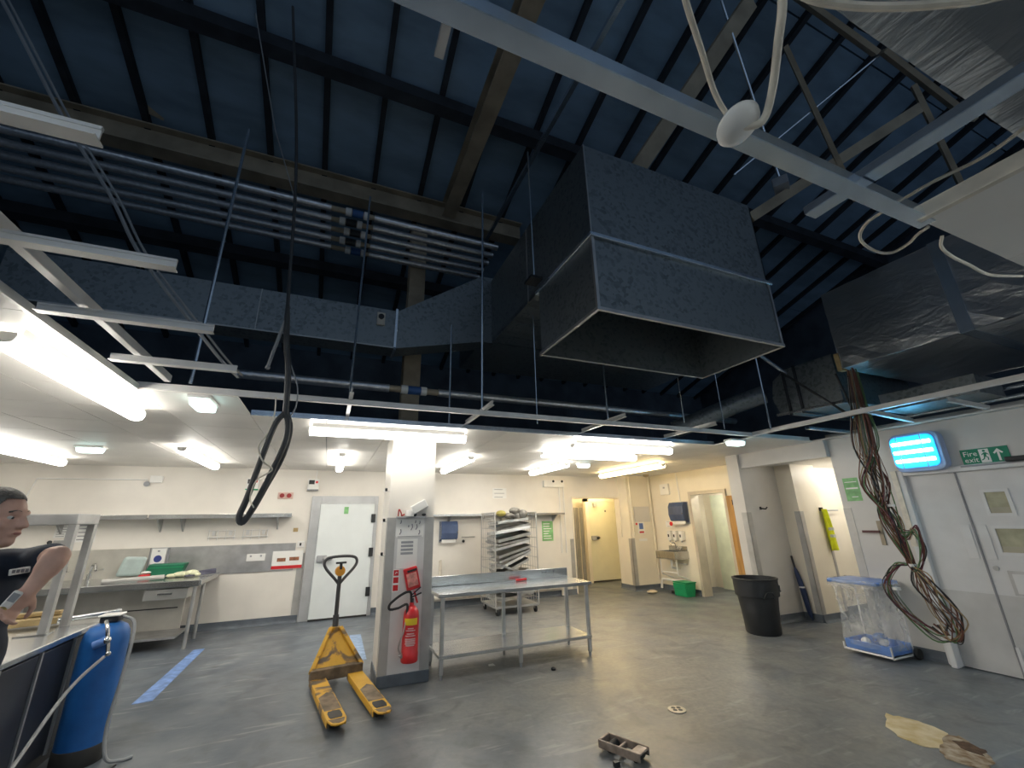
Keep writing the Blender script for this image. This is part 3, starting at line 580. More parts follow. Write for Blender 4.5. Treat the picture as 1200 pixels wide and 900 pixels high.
b = MB(); b.tube(bez([(.86,.335,2.83),(.932,.318,2.80),(1.03,.291,2.80),(1.128,.253,2.80),(1.218,.211,2.80),(1.316,.158,2.80),(1.45,.08,2.83)],8),.010,8); one('white_flex', b, cable_wh, 'white flex draped across the near foil duct', 'cable', smooth=True)
b = MB(); b.tube(bez([(1.78,.16,2.76),(1.826,.279,2.75),(1.857,.384,2.75),(1.837,.509,2.75),(1.847,.642,2.75),(1.84,.715,2.735),(1.898,.771,2.72),(2.049,.798,2.72),(2.135,.778,2.72),(2.125,.713,2.72),(2.089,.668,2.72),(2.06,.62,2.715)],8),.006,8); one('white_flex', b, cable_wh, 'white flex looping below the bright rail to the tile corner', 'cable', smooth=True)
b = MB(); b.tube(bez([(2.113,.61,2.68),(2.139,.631,2.65),(2.237,.643,2.64),(2.389,.649,2.64),(2.589,.655,2.64),(2.8,.62,2.66)],8),.006,8); one('white_flex', b, cable_wh, 'white flex hanging under the tile edge over the foil duct', 'cable', smooth=True)
rb = T('rod_bracket','thin rod ending in a small box bracket above the bright rail','bracket',(4.5,2.4,5.4))
b = MB(); b.tube([(3.70,2.05,7.5),(4.59,2.42,5.45)],.016,6); part('rod', b, galv_rail, rb)
b = MB(); b.obox((4.6,2.43,5.4),(.22,.16,.12),Matrix.Rotation(.5,3,'Z')); part('bracket', b, grey_p, rb, bevel=.01)
# ---- the bundle of cut wires hanging by the double doors
wb_ = T('wire_bundle','thick bundle of cut electrical wires hanging beside the double doors, coiled at the end','wires',(5.5,2.7,.45))
wcol = [PM('wire_brown',(.16,.06,.035),.5),PM('wire_grey',(.30,.30,.29),.5),PM('wire_green',(.10,.20,.08),.5),PM('wire_black',(.02,.02,.022),.5),PM('wire_tan',(.36,.25,.13),.5),PM('wire_maroon',(.14,.03,.045),.5),PM('wire_pale',(.55,.53,.48),.5)]
rnd = random.Random(11)
def jit(a): return rnd.uniform(-a,a)
N_W = 42
for i in range(N_W):
    ox, oy = jit(.075), jit(.075)
    P0 = [(5.5+ox*.8, 2.70+oy*.6, 3.22+jit(.05)), (5.5+ox, 2.73+oy, 2.8), (5.5+ox*1.3, 2.77+oy*1.5, 2.35), (5.5+jit(.10), 2.78+jit(.115), 1.95), (5.5+jit(.08), 2.74+jit(.085), 1.6), (5.5+jit(.03), 2.67+jit(.025), 1.18)]
    k = i % 4
    if k == 0:   # big left coil
        P0 += [(5.5+jit(.05),2.80+jit(.03),1.14+jit(.03)),(5.5+jit(.05),2.93+jit(.03),.95+jit(.05)),(5.5+jit(.05),2.84+jit(.05),.70+jit(.05)),(5.5+jit(.05),2.64+jit(.06),.54+jit(.06)),(5.5+jit(.04),2.52+jit(.03),.52+jit(.03))]
    elif k == 1: # right loops
        P0 += [(5.5+jit(.05),2.58+jit(.06),1.02+jit(.04)),(5.5+jit(.05),2.49+jit(.07),.80+jit(.05)),(5.5+jit(.05),2.43+jit(.05),.64+jit(.06)),(5.5+jit(.05),2.50+jit(.03),.50+jit(.03)),(5.5+jit(.05),2.60+jit(.04),.60+jit(.05))]
    elif k == 2: # centre
        P0 += [(5.5+jit(.05),2.66+jit(.05),.95+jit(.05)),(5.5+jit(.05),2.58+jit(.06),.72+jit(.04)),(5.5+jit(.05),2.52+jit(.05),.55+jit(.05))]
    else:        # short, looping up to the right of the trunk
        P0 = P0[:5] + [(5.5+jit(.03),2.66+jit(.03),1.42+jit(.05)),(5.5+jit(.03),2.565+jit(.025),1.48+jit(.05)),(5.5+jit(.03),2.53+jit(.02),1.30+jit(.04)),(5.5+jit(.03),2.60+jit(.02),1.13+jit(.03)),(5.5+jit(.03),2.66+jit(.02),1.08)]
    b = MB(); b.tube(bez(P0,5),rnd.choice((.004,.005,.006,.008)),6); part('wire', b, wcol[rnd.choice((0,0,1,3,2,3,1,4,4,5,0,6))], wb_, smooth=True)
for y,z in ((2.66,1.14),(2.86,.90),(2.52,.53),(2.70,1.72)):
    b = MB(); b.lathe([(.034,-.012),(.036,-.012),(.036,.012),(.034,.012)],(5.5,y,z),12); part('cable_tie', b, white_p, wb_)
one('slack_cable', MB().tube([(5.45,2.85,3.25),(5.55,2.82,2.75),(5.62,2.86,2.2)],.012,6), black_p, 'single black cable beside the wire bundle', 'cable')
# ================================================================== BOXED COLUMN
co = T('column', None, None, (.92,5.6,0), kind='structure')
part('cladding', MB().box(.652,1.186,5.3,5.88,.115,H), cream, co)
b = MB(); b.box(.640,1.198,5.288,5.892,0,.115); part('skirting', b, skirt_m, co, bevel=.008)
for x0,x1 in ((.646,.742),(1.085,1.192)):
    b = MB(); b.box(x0,x1,5.294,5.3,.115,1.71); part('corner_guard', b, guard, co)
part('corner_guard', MB().box(.646,.652,5.3,5.40,.115,1.71), guard, co); part('corner_guard', MB().box(1.186,1.192,5.3,5.40,.115,1.71), guard, co)
part('face_panel', MB().box(.742,1.085,5.296,5.3,.115,1.71), PM('pale_panel',(.68,.67,.66),.4,var=.04), co)
for z in (2.03,1.68,1.31):
    h = T('cable_clip','black-tipped cable clip on the column side, %s of three' % {2.03:'topmost',1.68:'middle one',1.31:'lowest'}[z],'clip',(.63,5.36,z),group='clips on the column side')
    part('arm', MB().box(.58,.652,5.35,5.37,z-.02,z-.005), white_p, h); part('tip', MB().box(.60,.625,5.345,5.375,z-.015,z+.02), black_p, h)
def sheet(name, plane, a, x0, x1, z0, z1, label, cat='notice', mat=paper, lines=6, lmat=ink, group=None, t=.004, ins=.12):
    """paper fixed on a wall; plane 'y' faces -y at y=a, plane 'x' faces -x at x=a"""
    def bx(u0,u1,w0,w1,d0,d1): return (u0,u1,a-d1,a-d0,w0,w1) if plane == 'y' else (a-d1,a-d0,u0,u1,w0,w1)
    t_ = T(name, label, cat, ((x0+x1)/2,a,z0) if plane == 'y' else (a,(x0+x1)/2,z0), group=group)
    part('sheet', MB().box(*bx(x0,x1,z0,z1,0,t)), mat, t_)
    if lines:
        b = MB(); h = (z1-z0)
        for i in range(lines):
            zz = z1 - h*(.14+.74*i/max(1,lines-1)); wd = (x1-x0)*(1-2*ins); e = rnd.uniform(.55,1)
            b.box(*bx(x0+(x1-x0)*ins, x0+(x1-x0)*ins+wd*e, zz-h*.022, zz+h*.022, t, t+.001))
        part('print', b, lmat, t_)
    return t_
dg_ = sheet('paper_notice','y',5.296,.749,1.071,1.487,1.70,'white diagram sheet pinned below the column ledge',lines=0)
b = MB()
for x,z,s in ((.80,1.66,.02),(.80,1.55,.03),(.89,1.61,.012),(.93,1.60,.035),(.97,1.66,.015),(.985,1.60,.03),(1.02,1.65,.018),(1.02,1.54,.025)): b.tube([(x-s*.3,5.2905,z-s),(x+s*.2,5.2905,z),(x,5.2905,z+s)],.006,5)
b.box(.77,1.05,5.290,5.2915,1.495,1.500)
part('print', b, ink, dg_, kind='stuff')
nt_ = sheet('paper_notice','y',5.296,.774,1.007,1.154,1.47,'white sheet with a dark ruled block above the red alarm box',lines=0)
b = MB()
for i in range(4): b.box(.815,.955,5.2905,5.2915,1.42-i*.04,1.445-i*.04)
part('print', b, grey_p, nt_)
# ledge with bits on top of the guards
one('ledge', MB().box(.742,1.085,5.25,5.30,1.705,1.72), grey_p, 'narrow dark ledge on the front of the column', 'shelf')
R_ = Matrix.Rotation(-.5,3,'Y')
b = MB(); b.obox((1.0,5.265,1.83),(.19,.07,.10),R_); one('dispenser_case', b, white_p, 'tilted white dispenser case on the column ledge', 'box', bevel=.01)
b = MB(); b.lathe([(0,0),(.05,0),(.055,.03),(.045,.07),(.02,.075),(0,.075)],(.89,5.268,1.72),16); one('white_cup', b, white_p, 'small white cup on the column ledge', 'cup', smooth=True)
b = MB(); b.tube(bez([(.76,5.27,1.725),(.765,5.262,1.80),(.79,5.255,1.76),(.80,5.26,1.73),(.83,5.262,1.745),(.79,5.27,1.73)],6),.008,6); one('red_cable_tangle', b, PM('red_cable',(.45,.05,.04),.5), 'little tangle of red cable at the end of the column ledge', 'cable', smooth=True)
one('black_plug', MB().ball((.955,5.268,1.74),(.022,.018,.02)), black_p, 'round black plug beside the white cup on the column ledge', 'plug', smooth=True); one('black_plug', MB().ball((1.062,5.27,1.738),(.026,.015,.016)), black_p, 'flat black plug at the end of the column ledge', 'plug', smooth=True)
# alarm box (tilted red case), sign, extinguisher
R_ = Matrix.Rotation(.28,3,'Y').inverted()
fx = T('fire_point_case','tilted red plastic fire-point case with clear printed window','case',(.955,5.27,.92))
R_ = Matrix.Rotation(-.24,3,'Y')
part('case', MB().obox((.955,5.268,1.045),(.155,.055,.235),R_), red_p, fx, bevel=.012)
b = MB(); b.obox((.957,5.238,1.035),(.115,.006,.14),R_); part('window', b, PM('pink_print',(.75,.30,.26),.3,var=.3,scale=18), fx)
b = MB(); b.obox((.948,5.238,1.13),(.11,.006,.022),R_); part('strip', b, black_p, fx)
sg = sheet('extinguisher_sign','y',5.296,.745,.815,.915,1.15,'narrow red sign with white pictograms left of the fire-point case','sign',lines=0)
for z in (.925,1.005,1.08): part('pictogram', MB().box(.752,.808,5.2905,5.2915,z,z+.06), red_p, sg)
b = MB(); b.tube([(.77,5.2895,1.10),(.78,5.2895,1.12),(.795,5.2895,1.11)],.004,5); part('pictogram', b, paper, sg)
ex = T('fire_extinguisher','red fire extinguisher with yellow label hung on the column','fire extinguisher',(.95,5.2,.24))
cx, cy = .955, 5.195
b = MB(); b.lathe([(0,.24),(.082,.24),(.09,.25),(.09,.33),(.086,.335),(.086,.66),(.078,.72),(.05,.765),(.025,.78),(.022,.81),(0,.81)],(cx,cy,0),28); part('cylinder', b, red_p, ex, smooth=True)
b = MB(); a0 = [math.radians(-90+ (k-6)*10) for k in range(13)]
def wrap(z0,z1,r,ha):
    bb = MB(); n = 12; vs = []
    for k in range(n+1):
        a = math.radians(-100+(k-n/2)*ha*2/n)
        vs += [(cx+r*math.cos(a),cy+r*math.sin(a),z0),(cx+r*math.cos(a),cy+r*math.sin(a),z1)]
    bb.add(vs,[(2*k,2*k+2,2*k+3,2*k+1) for k in range(n)]); return bb
part('yellow_band', wrap(.60,.665,.0885,48), yellow_lab, ex)
b = MB(); 
for k,z in enumerate((.57,.55,.52,.50,.47,.455,.44,.425,.41)): 
    q = wrap(z-.006,z+.004,.0885,(20,34,26,36,38,38,36,38,30)[k]); b.add(q.v,q.f)
part('printed_text', b, PM('pale_print',(.75,.5,.5),.5), ex)
b = MB(); b.cyl((cx,cy,.81),(cx,cy,.85),.02); b.beam((cx-.01,cy,.86),(cx+.10,cy-.01,.90),.03,.012); b.beam((cx-.01,cy,.88),(cx+.09,cy-.01,.96),.03,.010); part('valve_lever', b, black_p, ex)
b = MB(); b.beam((cx+.06,cy,.80),(cx+.02,cy,.92),.016,.02); part('pin_tag', b, red_p, ex)
b = MB(); b.tube(bez([(cx-.01,cy-.01,.83),(cx-.03,cy-.03,.92),(cx-.12,cy-.03,.90),(cx-.235,cy-.03,.82),(cx-.24,cy-.03,.765),(cx-.15,cy-.03,.77),(cx-.06,cy-.04,.80),(cx-.055,cy-.04,.70)],8),.013,10); part('hose', b, black_rub, ex, smooth=True)
b = MB(); b.tube(bez([(cx-.055,cy-.04,.70),(cx-.08,cy-.05,.55),(cx-.125,cy-.04,.40),(cx-.10,cy-.03,.33)],6),.009,8); b.cyl((cx-.11,cy-.03,.33),(cx-.08,cy-.02,.30),.022); part('lance', b, steel_dull, ex, smooth=True)
part('wall_bracket', MB().box(cx-.03,cx+.03,5.27,5.296,.55,.62), black_p, ex)
# ================================================================== STEEL TABLE
tb = T('steel_table','long stainless prep table with back upstand and undershelf beside the column','table',(2.28,5.55,0))
b = MB(); b.box(1.26,3.31,5.20,5.86,.82,.86); b.box(1.26,3.31,5.84,5.86,.86,.98); part('top', b, steel, tb, bevel=.006)
b = MB(); b.box(1.29,3.28,5.23,5.83,.20,.235); part('undershelf', b, steel, tb, bevel=.004)
for x in (1.32,2.285,3.25):
    for y in (5.26,5.80):
        lg = part('leg', MB().box(x-.02,x+.02,y-.02,y+.02,.05,.82), steel_dull, tb)
        part('foot', MB().lathe([(.0,0),(.014,0),(.018,.03),(.018,.055),(0,.055)],(x,y,0),10), grey_p, lg)
part('bolt_holes', MB().box(2.9,2.915,5.836,5.842,.93,.945).box(2.95,2.965,5.836,5.842,.93,.945).box(3.08,3.09,5.836,5.842,.93,.945), black_p, tb)
kn = T('red_handled_knife','knife with a red handle lying on the steel table','knife',(2.4,5.72,.86))
b = MB(); b.beam((2.44,5.72,.878),(2.60,5.73,.882),.035,.03); part('handle', b, red_p, kn, bevel=.008)
b = MB(); b.beam((2.20,5.71,.868),(2.44,5.72,.872),.028,.004); part('blade', b, steel, kn)
one('bottle_lid', MB().lathe([(0,0),(.025,0),(.028,.02),(.015,.03),(0,.03)],(2.58,5.0,0),12), black_p, 'small dark lid on the floor before the table', 'lid', smooth=True)
b = MB(); b.add([(1.95,5.45,.006),(2.03,5.44,.004),(2.02,5.5,.012),(1.96,5.5,.008)],[(0,1,2,3)]); one('paper_scrap', b, paper, 'torn white paper scrap on the floor under the table', 'scrap', solid=.002)
# ================================================================== CAGE TROLLEY with scrap trays
ct = T('cage_trolley','wire cage trolley packed with scrap metal trays behind the table','trolley',(3.35,8.35,0))
CX0,CX1,CY0,CY1 = 2.98,3.86,7.95,8.75
wire = PM('zinc_wire',(.55,.54,.52),.4,.6)
for x,y in ((CX0,CY0),(CX1,CY0),(CX0,CY1),(CX1,CY1)): part('post', MB().tube([(x,y,.14),(x,y,1.80)],.014,8), wire, ct, smooth=True)
for x in (CX0,CX1):
    b = MB(); b.tube([(x,CY0,1.80),(x,CY1,1.80)],.013,6)
    for z in (.25,.42,.6,.78,.96,1.14,1.32,1.5,1.66): b.tube([(x,CY0,z),(x,CY1,z)],.006,5)
    for i in range(1,7): y = CY0+(CY1-CY0)*i/7; b.tube([(x,y,.16),(x,y,1.80)],.005,5)
    part('side_mesh', b, wire, ct)
b = MB(); b.tube([(CX0,CY1,1.78),(CX1,CY1,1.78)],.012,6)
for z in (.3,.6,.9,1.2,1.5): b.tube([(CX0,CY1,z),(CX1,CY1,z)],.006,5)
part('back_mesh', b, wire, ct)
part('base', MB().box(CX0,CX1,CY0,CY1,.12,.15), steel_dull, ct)
for x,y in ((CX0+.05,CY0+.06),(CX1-.05,CY0+.06),(CX0+.05,CY1-.06),(CX1-.05,CY1-.06)):
    cs = part('caster', MB().box(x-.02,x+.02,y-.025,y+.025,.06,.12), steel_dull, ct); part('wheel', MB().lathe([(0,-.015),(.055,-.015),(.055,.015),(0,.015)],(x,y,.055),16,'x'), black_rub, cs, smooth=True)
rt = random.Random(4)
tray_m = [PM('tray_alu',(.52,.52,.50),.4,.8,var=.2),PM('tray_grey',(.36,.36,.35),.5,.6,var=.2),PM('tray_pale',(.66,.66,.64),.4,.6,var=.15)]
def trayobj(c, size, R, m, lab):
    b = MB(); L,W,h = size; t = .006
    for cc,ss in (((0,0,-h/2),(L,W,t)),((0,-W/2,0),(L,t,h)),((0,W/2,0),(L,t,h)),((-L/2,0,0),(t,W,h)),((L/2,0,0),(t,W,h))): b.obox(Vector(c)+R @ Vector(cc), ss, R)
    one('scrap_tray', b, m, lab, 'tray', 'scrap trays in the cage trolley')
ORD = 'first second third fourth fifth sixth seventh eighth ninth tenth eleventh twelfth thirteenth fourteenth fifteenth lowest last-but-one'.split()
k = 0
for z,tilt,yaw in ((1.62,-.10,.05),(1.53,-.16,.1),(1.44,-.13,-.1),(1.34,-.18,.05),(1.26,-.15,.12),(1.17,-.2,-.05),(1.08,-.24,.08),(.99,-.30,.0),(.89,-.36,.1),(.80,-.42,-.1),(.70,.35,.1),(.60,-.3,.0),(.48,-.12,.1),(.38,.1,-.1),(.27,-.15,.2),(.25,.04,.3),(.33,.3,.1)):
    R_ = Matrix.Rotation(yaw,3,'Z') @ Matrix.Rotation(tilt,3,'Y') @ Matrix.Rotation(rt.uniform(-.08,.12),3,'X')
    trayobj((3.42+rt.uniform(-.03,.03), 8.33+rt.uniform(-.05,.03), z+.02), (rt.uniform(.66,.74), rt.uniform(.5,.6), rt.uniform(.035,.06)), R_, tray_m[k % 3], 'bent scrap metal tray in the cage trolley, %s from the top of the pile' % ORD[k]); k += 1
b = MB()
for i in range(5): b.ball((3.28+.1*i, 8.3+rt.uniform(-.1,.1), 1.74+rt.uniform(0,.06)), (.11,.14,.05+rt.uniform(0,.05)), 10, 6)
b.ball((3.52,8.25,1.84),(.12,.12,.07),10,6); one('grey_sheeting', b, PM('grey_sheet',(.20,.19,.17),.7,var=.5,scale=9,bump=.8,bscale=9), 'crumpled grey sheeting heaped on top of the cage trolley', 'sheeting', smooth=True)
b = MB(); b.ball((3.2,8.2,1.79),(.10,.13,.06),10,6); one('yellow_rag', b, PM('mustard_cloth',(.42,.36,.10),.8,var=.3), 'mustard rag on top of the cage trolley', 'cloth', smooth=True)
# ================================================================== MIDDLE BACK WALL
ws = T('wall_shelf','stainless wall shelf on the back wall behind the cage trolley','shelf',(3.7,9.15,1.78))
part('shelf', MB().box(2.0,5.12,9.0,9.3,1.77,1.80), steel, ws, bevel=.004); part('lip', MB().box(2.0,5.12,8.99,9.0,1.76,1.80), steel, ws)
for x in (2.4,3.6,4.95): part('bracket', MB().prism([(9.02,1.77),(9.3,1.77),(9.3,1.60)],'x',x-.012,x+.012), steel_dull, ws)
def dispenser(plane, a, u, z, wd, h, label):
    t = T('towel_dispenser', label, 'dispenser', (u,a,z) if plane == 'y' else (a,u,z))
    prof = [(0,0),(.02,0),(.16,.05),(.20,h*.4),(.19,h*.8),(.14,h),(0,h)]
    b = MB(); b.prism([((a-d),z+q) for d,q in prof], 'x' if plane == 'y' else 'y', u-wd/2, u+wd/2)
    part('cover', b, disp_blue, t, bevel=.015, label='smoke blue cover')
    if plane == 'y': part('back_plate', MB().box(u-wd/2-.01,u+wd/2+.01,a-.015,a,z-.02,z+h+.01), grey_p, t); part('towel', MB().box(u-wd/2+.03,u+wd/2-.03,a-.12,a-.10,z-.03,z+.04), paper, t)
    else: part('back_plate', MB().box(a-.02,a,u-wd/2-.01,u+wd/2+.01,z-.02,z+h+.01), grey_p, t); part('towel', MB().box(a-.12,a-.10,u-wd/2+.03,u+wd/2-.03,z-.03,z+.04), paper, t)
    part('lock', MB().ball((u+wd/2-.02,a-.19,z+h*.45) if plane == 'y' else (a-.19,u-wd/2+.02,z+h*.45),.018), black_p, t)
dispenser('y',9.3,2.40,1.26,.36,.40,'smoke blue towel dispenser on the back wall beside the column')
sheet('paper_notice','y',9.3,3.43,3.77,2.14,2.37,'white notice with two printed lines high above the cage trolley',lines=3)
sheet('green_chart','y',9.3,4.66,4.95,1.18,1.62,'pale green wall chart beside the cage trolley','chart',mat=green_lt,lines=7,lmat=paper)
t = T('junction_box','white junction box with two cable glands above the wall shelf end','junction box',(5.0,9.28,2.40))
part('box', MB().box(4.72,5.28,9.22,9.3,2.40,2.56), white_p, t, bevel=.01); part('gland', MB().ball((4.98,9.22,2.54),.03).ball((5.22,9.22,2.54),.03), black_p, t, smooth=True)
for x,l in ((5.16,'white conduit dropping from the junction box'),(5.28,'second white conduit dropping beside the doorway')): one('conduit', MB().tube([(x,9.28,.9),(x,9.28,2.40)],.016,8), white_p, l, 'conduit', smooth=True)
b = MB(); b.tube(bez([(1.9,9.2,.20),(3.4,9.2,.20),(4.9,9.2,.20),(5.05,9.2,.19),(5.1,9.2,.14),(5.1,9.2,.02)],8),.05,12); one('heating_pipe', b, cable_wh, 'fat cream heating pipe along the skirting behind the trolley', 'pipe', smooth=True)
b = MB(); b.tube([(2.25,9.25,.35),(2.25,9.25,.85)],.03,10); b.ball((2.25,9.25,.87),.032); one('stub_pipe', b, cable_wh, 'short cream stub pipe below the towel dispenser', 'pipe', smooth=True)
t = T('hook_bar','small chrome hook bar left of the cage trolley','hook',(2.85,9.27,1.3)); part('bar', MB().tube([(2.7,9.27,1.33),(3.0,9.27,1.33)],.008,6), chrome, t); part('hook', MB().ball((2.74,9.26,1.25),.03), black_p, t, smooth=True)
# doorway to the cold-store lobby
fr = T('door_2', None, None, (6.2,9.4,0), kind='structure')
b = MB(); b.box(5.5,5.53,9.28,9.46,0,2.18); b.box(6.89,6.92,9.28,9.46,1.2,2.18); b.box(5.53,6.89,9.28,9.46,2.14,2.18); part('frame', b, warmwall, fr)
cdm = PM('cold_door_cream',(.74,.72,.55),.35,var=.03)
t = T('door_3', None, None, (7.3,10.65,0), kind='structure')
part('leaf', MB().box(6.80,8.0,10.6,10.7,.04,2.12), cdm, t, bevel=.01); part('handle', MB().box(6.84,7.02,10.54,10.6,1.08,1.20), grey_p, t, bevel=.015); part('handle_grip', MB().ball((7.03,10.53,1.14),(.05,.05,.04)), black_p, t, smooth=True)
part('frame', MB().box(6.70,6.80,10.58,10.72,0,2.2).box(6.7,8.1,10.58,10.72,2.12,2.2), warmwall, t)
part('sticker', MB().box(7.35,7.39,10.594,10.6,1.83,1.88), black_p, t)
b = MB()
for i in range(3): b.box(6.08+i*.12,6.18+i*.12,10.30+.02*(i % 2),10.305+.02*(i % 2),.05,1.95)
one('strip_curtain', b, PM('grey_strip',(.30,.29,.26),.5,var=.1), 'grey plastic strip curtain beside the cream cold-store door', 'curtain')
t = T('door_closer','dark door closer above the cream cold-store door','door closer',(7.0,10.55,2.0)); part('body', MB().box(6.95,7.05,10.5,10.6,1.98,2.08), grey_p, t)
# wall segment right of the doorway
one('backing_panel', MB().box(7.08,7.56,8.93,8.95,1.55,1.92), greywall, 'pale grey panel on the wall right of the cold-store doorway', 'panel')
t = sheet('hand_wash_notice','y',8.95,7.16,7.36,1.28,1.55,'hand-wash notice with blue picture beside the cold-store doorway',lines=0)
part('picture', MB().box(7.20,7.32,8.944,8.946,1.38,1.52), PM('picture_blue',(.10,.17,.42),.5,var=.3,scale=25), t); part('red_strip', MB().box(7.19,7.33,8.944,8.946,1.29,1.33), red_p, t); part('red_dot', MB().box(7.10,7.15,8.944,8.95,1.48,1.53), red_p, t)
one('small_plate', MB().box(7.16,7.40,8.944,8.95,1.10,1.16), paper, 'small white plate below the hand-wash notice', 'plate')
one('conduit', MB().tube([(7.62,8.92,.2),(7.62,8.92,2.66)],.02,8), warmwall, 'cream conduit in the far corner by the hand basin', 'conduit', smooth=True)
one('conduit', MB().tube([(7.0,8.92,1.2),(7.0,8.92,2.66)],.018,8), warmwall, 'cream conduit above the corner guard of the doorway', 'conduit', smooth=True)
one('detector', MB().lathe([(0,-.05),(.05,-.05),(.07,-.02),(.07,0),(0,0)],(7.3,8.6,H),16), brown_steel, 'brown detector base on the ceiling in the far corner', 'detector', smooth=True)
# right wall: white box, towel dispenser, soaps, basin
t = T('white_panel_box','square white switch panel on the wall over the hand basin','box',(7.69,8.4,2.17)); part('box', MB().box(7.65,7.7,8.26,8.56,2.18,2.44), white_p, t, bevel=.008); part('badge', MB().box(7.645,7.65,8.38,8.44,2.33,2.37), grey_p, t)
dispenser('x',7.7,7.98,1.52,.46,.46,'smoke blue towel dispenser on the wall over the hand basin')
one('conduit', MB().tube([(7.68,7.95,1.98),(7.68,7.98,2.66)],.012,8), white_p, 'white conduit above the towel dispenser by the basin', 'conduit', smooth=True)
one('red_hand_tag', MB().lathe([(0,7.50),(.05,7.50),(.05,7.51),(0,7.51)],(0,8.16,1.50),14,'x'), red_p, 'round red tag beside the basin towel dispenser', 'tag')
sheet('paper_notice','x',7.7,8.36,8.55,1.42,1.56,'small white notice above the soap dispensers',lines=2)
for y,l in ((8.38,'white soap dispenser above the hand basin, closest to the corner'),(8.20,'white soap dispenser above the hand basin, middle of three'),(8.0,'white soap dispenser above the hand basin, closest to the side door')):
    t = T('soap_dispenser', l, 'dispenser', (7.65,y,1.12), group='soap dispensers'); part('body', MB().box(7.58,7.7,y-.055,y+.055,1.12,1.34), white_p, t, bevel=.025); part('window', MB().box(7.575,7.58,y-.02,y+.02,1.20,1.26), black_p, t); part('nozzle', MB().cyl((7.61,y,1.09),(7.61,y,1.12),.015,n=8), grey_p, t)
bs = T('hand_basin','stainless hand basin on a white pipe frame below soap dispensers','basin',(7.5,8.25,0))
b = MB(); b.box(7.28,7.7,7.93,8.55,.73,.75); b.box(7.28,7.30,7.93,8.55,.75,.90); b.box(7.30,7.7,7.93,7.95,.75,.90); b.box(7.30,7.7,8.53,8.55,.75,.90); b.box(7.68,7.7,7.95,8.53,.75,1.0); part('bowl', b, steel, bs, bevel=.006)
b = MB(); b.tube(bez([(7.64,8.25,.95),(7.62,8.25,1.06),(7.52,8.25,1.07),(7.48,8.25,1.0)],6),.014,8); b.tube([(7.66,8.15,.92),(7.62,8.15,1.0)],.015,8); part('tap', b, chrome, bs, smooth=True)
b = MB(); b.tube([(7.45,8.25,.73),(7.45,8.25,.55),(7.66,8.25,.5)],.03,10); part('trap', b, white_p, bs, smooth=True)
b = MB()
for y in (7.98,8.5): b.tube([(7.34,y,.73),(7.36,y,.40),(7.66,y,.30)],.014,8)
b.tube([(7.36,7.98,.45),(7.36,8.5,.45)],.014,8); b.tube([(7.66,7.98,.62),(7.66,8.5,.62)],.012,8); part('frame', b, white_p, bs, smooth=True)
b = MB(); b.tube(bez([(7.64,8.15,.25),(7.58,8.3,.25),(7.56,8.66,.25),(7.54,8.74,.22),(7.53,8.76,.05)],6),.028,10); part('waste_pipe', b, white_p, bs, smooth=True)
b = MB(); b.ball((7.05,8.55,.03),(.13,.10,.04),10,6); one('crumpled_cloth', b, PM('dirty_cloth',(.62,.52,.38),.8,var=.2,bump=.7,bscale=12), 'crumpled beige cloth on the floor by the doorway corner', 'cloth', smooth=True)
one('dark_block', MB().box(7.40,7.50,8.22,8.32,0,.06), black_p, 'small dark block on the floor under the basin', 'block', bevel=.01)
gd = T('green_caddy','green plastic dustpan box standing on the floor beside the side door frame','caddy',(7.45,7.7,0))
b = MB(); b.prism([(7.28,.0),(7.52,.0),(7.58,.28),(7.25,.26)],'y',7.72,8.08); part('body', b, green_p, gd, bevel=.015); part('lid', MB().box(7.27,7.58,7.71,8.09,.27,.29), green_p, gd); part('slot', MB().box(7.262,7.27,7.82,8.0,.15,.17), green_dk, gd)
# side door frame, open leaf, brown door
dm = T('door_4', None, None, (7.7,6.8,0), kind='structure')
b = MB(); b.box(7.66,7.9,7.60,7.67,0,2.2); b.box(7.66,7.9,6.63,6.70,0,2.2); b.box(7.66,7.9,6.70,7.60,2.13,2.2); part('frame', b, PM('aluminium_frame',(.58,.52,.44),.4,.3), dm)
b = MB(); b.box(7.92,8.82,6.71,6.76,.02,2.1); lf = part('leaf', b, PM('pale_green_leaf',(.72,.73,.60),.4,var=.02), dm); part('push_plate', MB().box(8.0,8.10,6.76,6.77,.95,1.45), steel, lf); part('lock', MB().ball((7.97,6.77,1.38),(.03,.03,.07)), black_p, lf, smooth=True)
one('leaning_panel', MB().box(8.9,8.97,6.8,8.2,0,2.15), PM('pale_green_panel',(.70,.74,.58),.4), 'pale green panel seen through the side door', 'panel')
wd_ = T('wood_door','honey brown wooden door folded back beside the grey pillar','door',(7.6,6.1,0)); part('leaf', MB().box(7.60,7.65,5.60,6.58,.02,2.05), wood, wd_); part('edge', MB().box(7.60,7.65,5.57,5.60,.02,2.05), guard, wd_); part('closer', MB().box(7.54,7.6,6.2,6.4,1.86,1.96), black_p, wd_)
# ================================================================== NICHE, CORRIDOR, RIGHT WALL
t = T('coat_hook','black coat hook on the grey niche wall','hook',(6.92,5.28,1.74)); part('plate', MB().box(6.88,6.91,5.285,5.3,1.74,1.79), black_p, t); part('arm', MB().tube([(6.9,5.29,1.76),(6.95,5.24,1.75),(6.99,5.24,1.78)],.012,6), black_p, t)
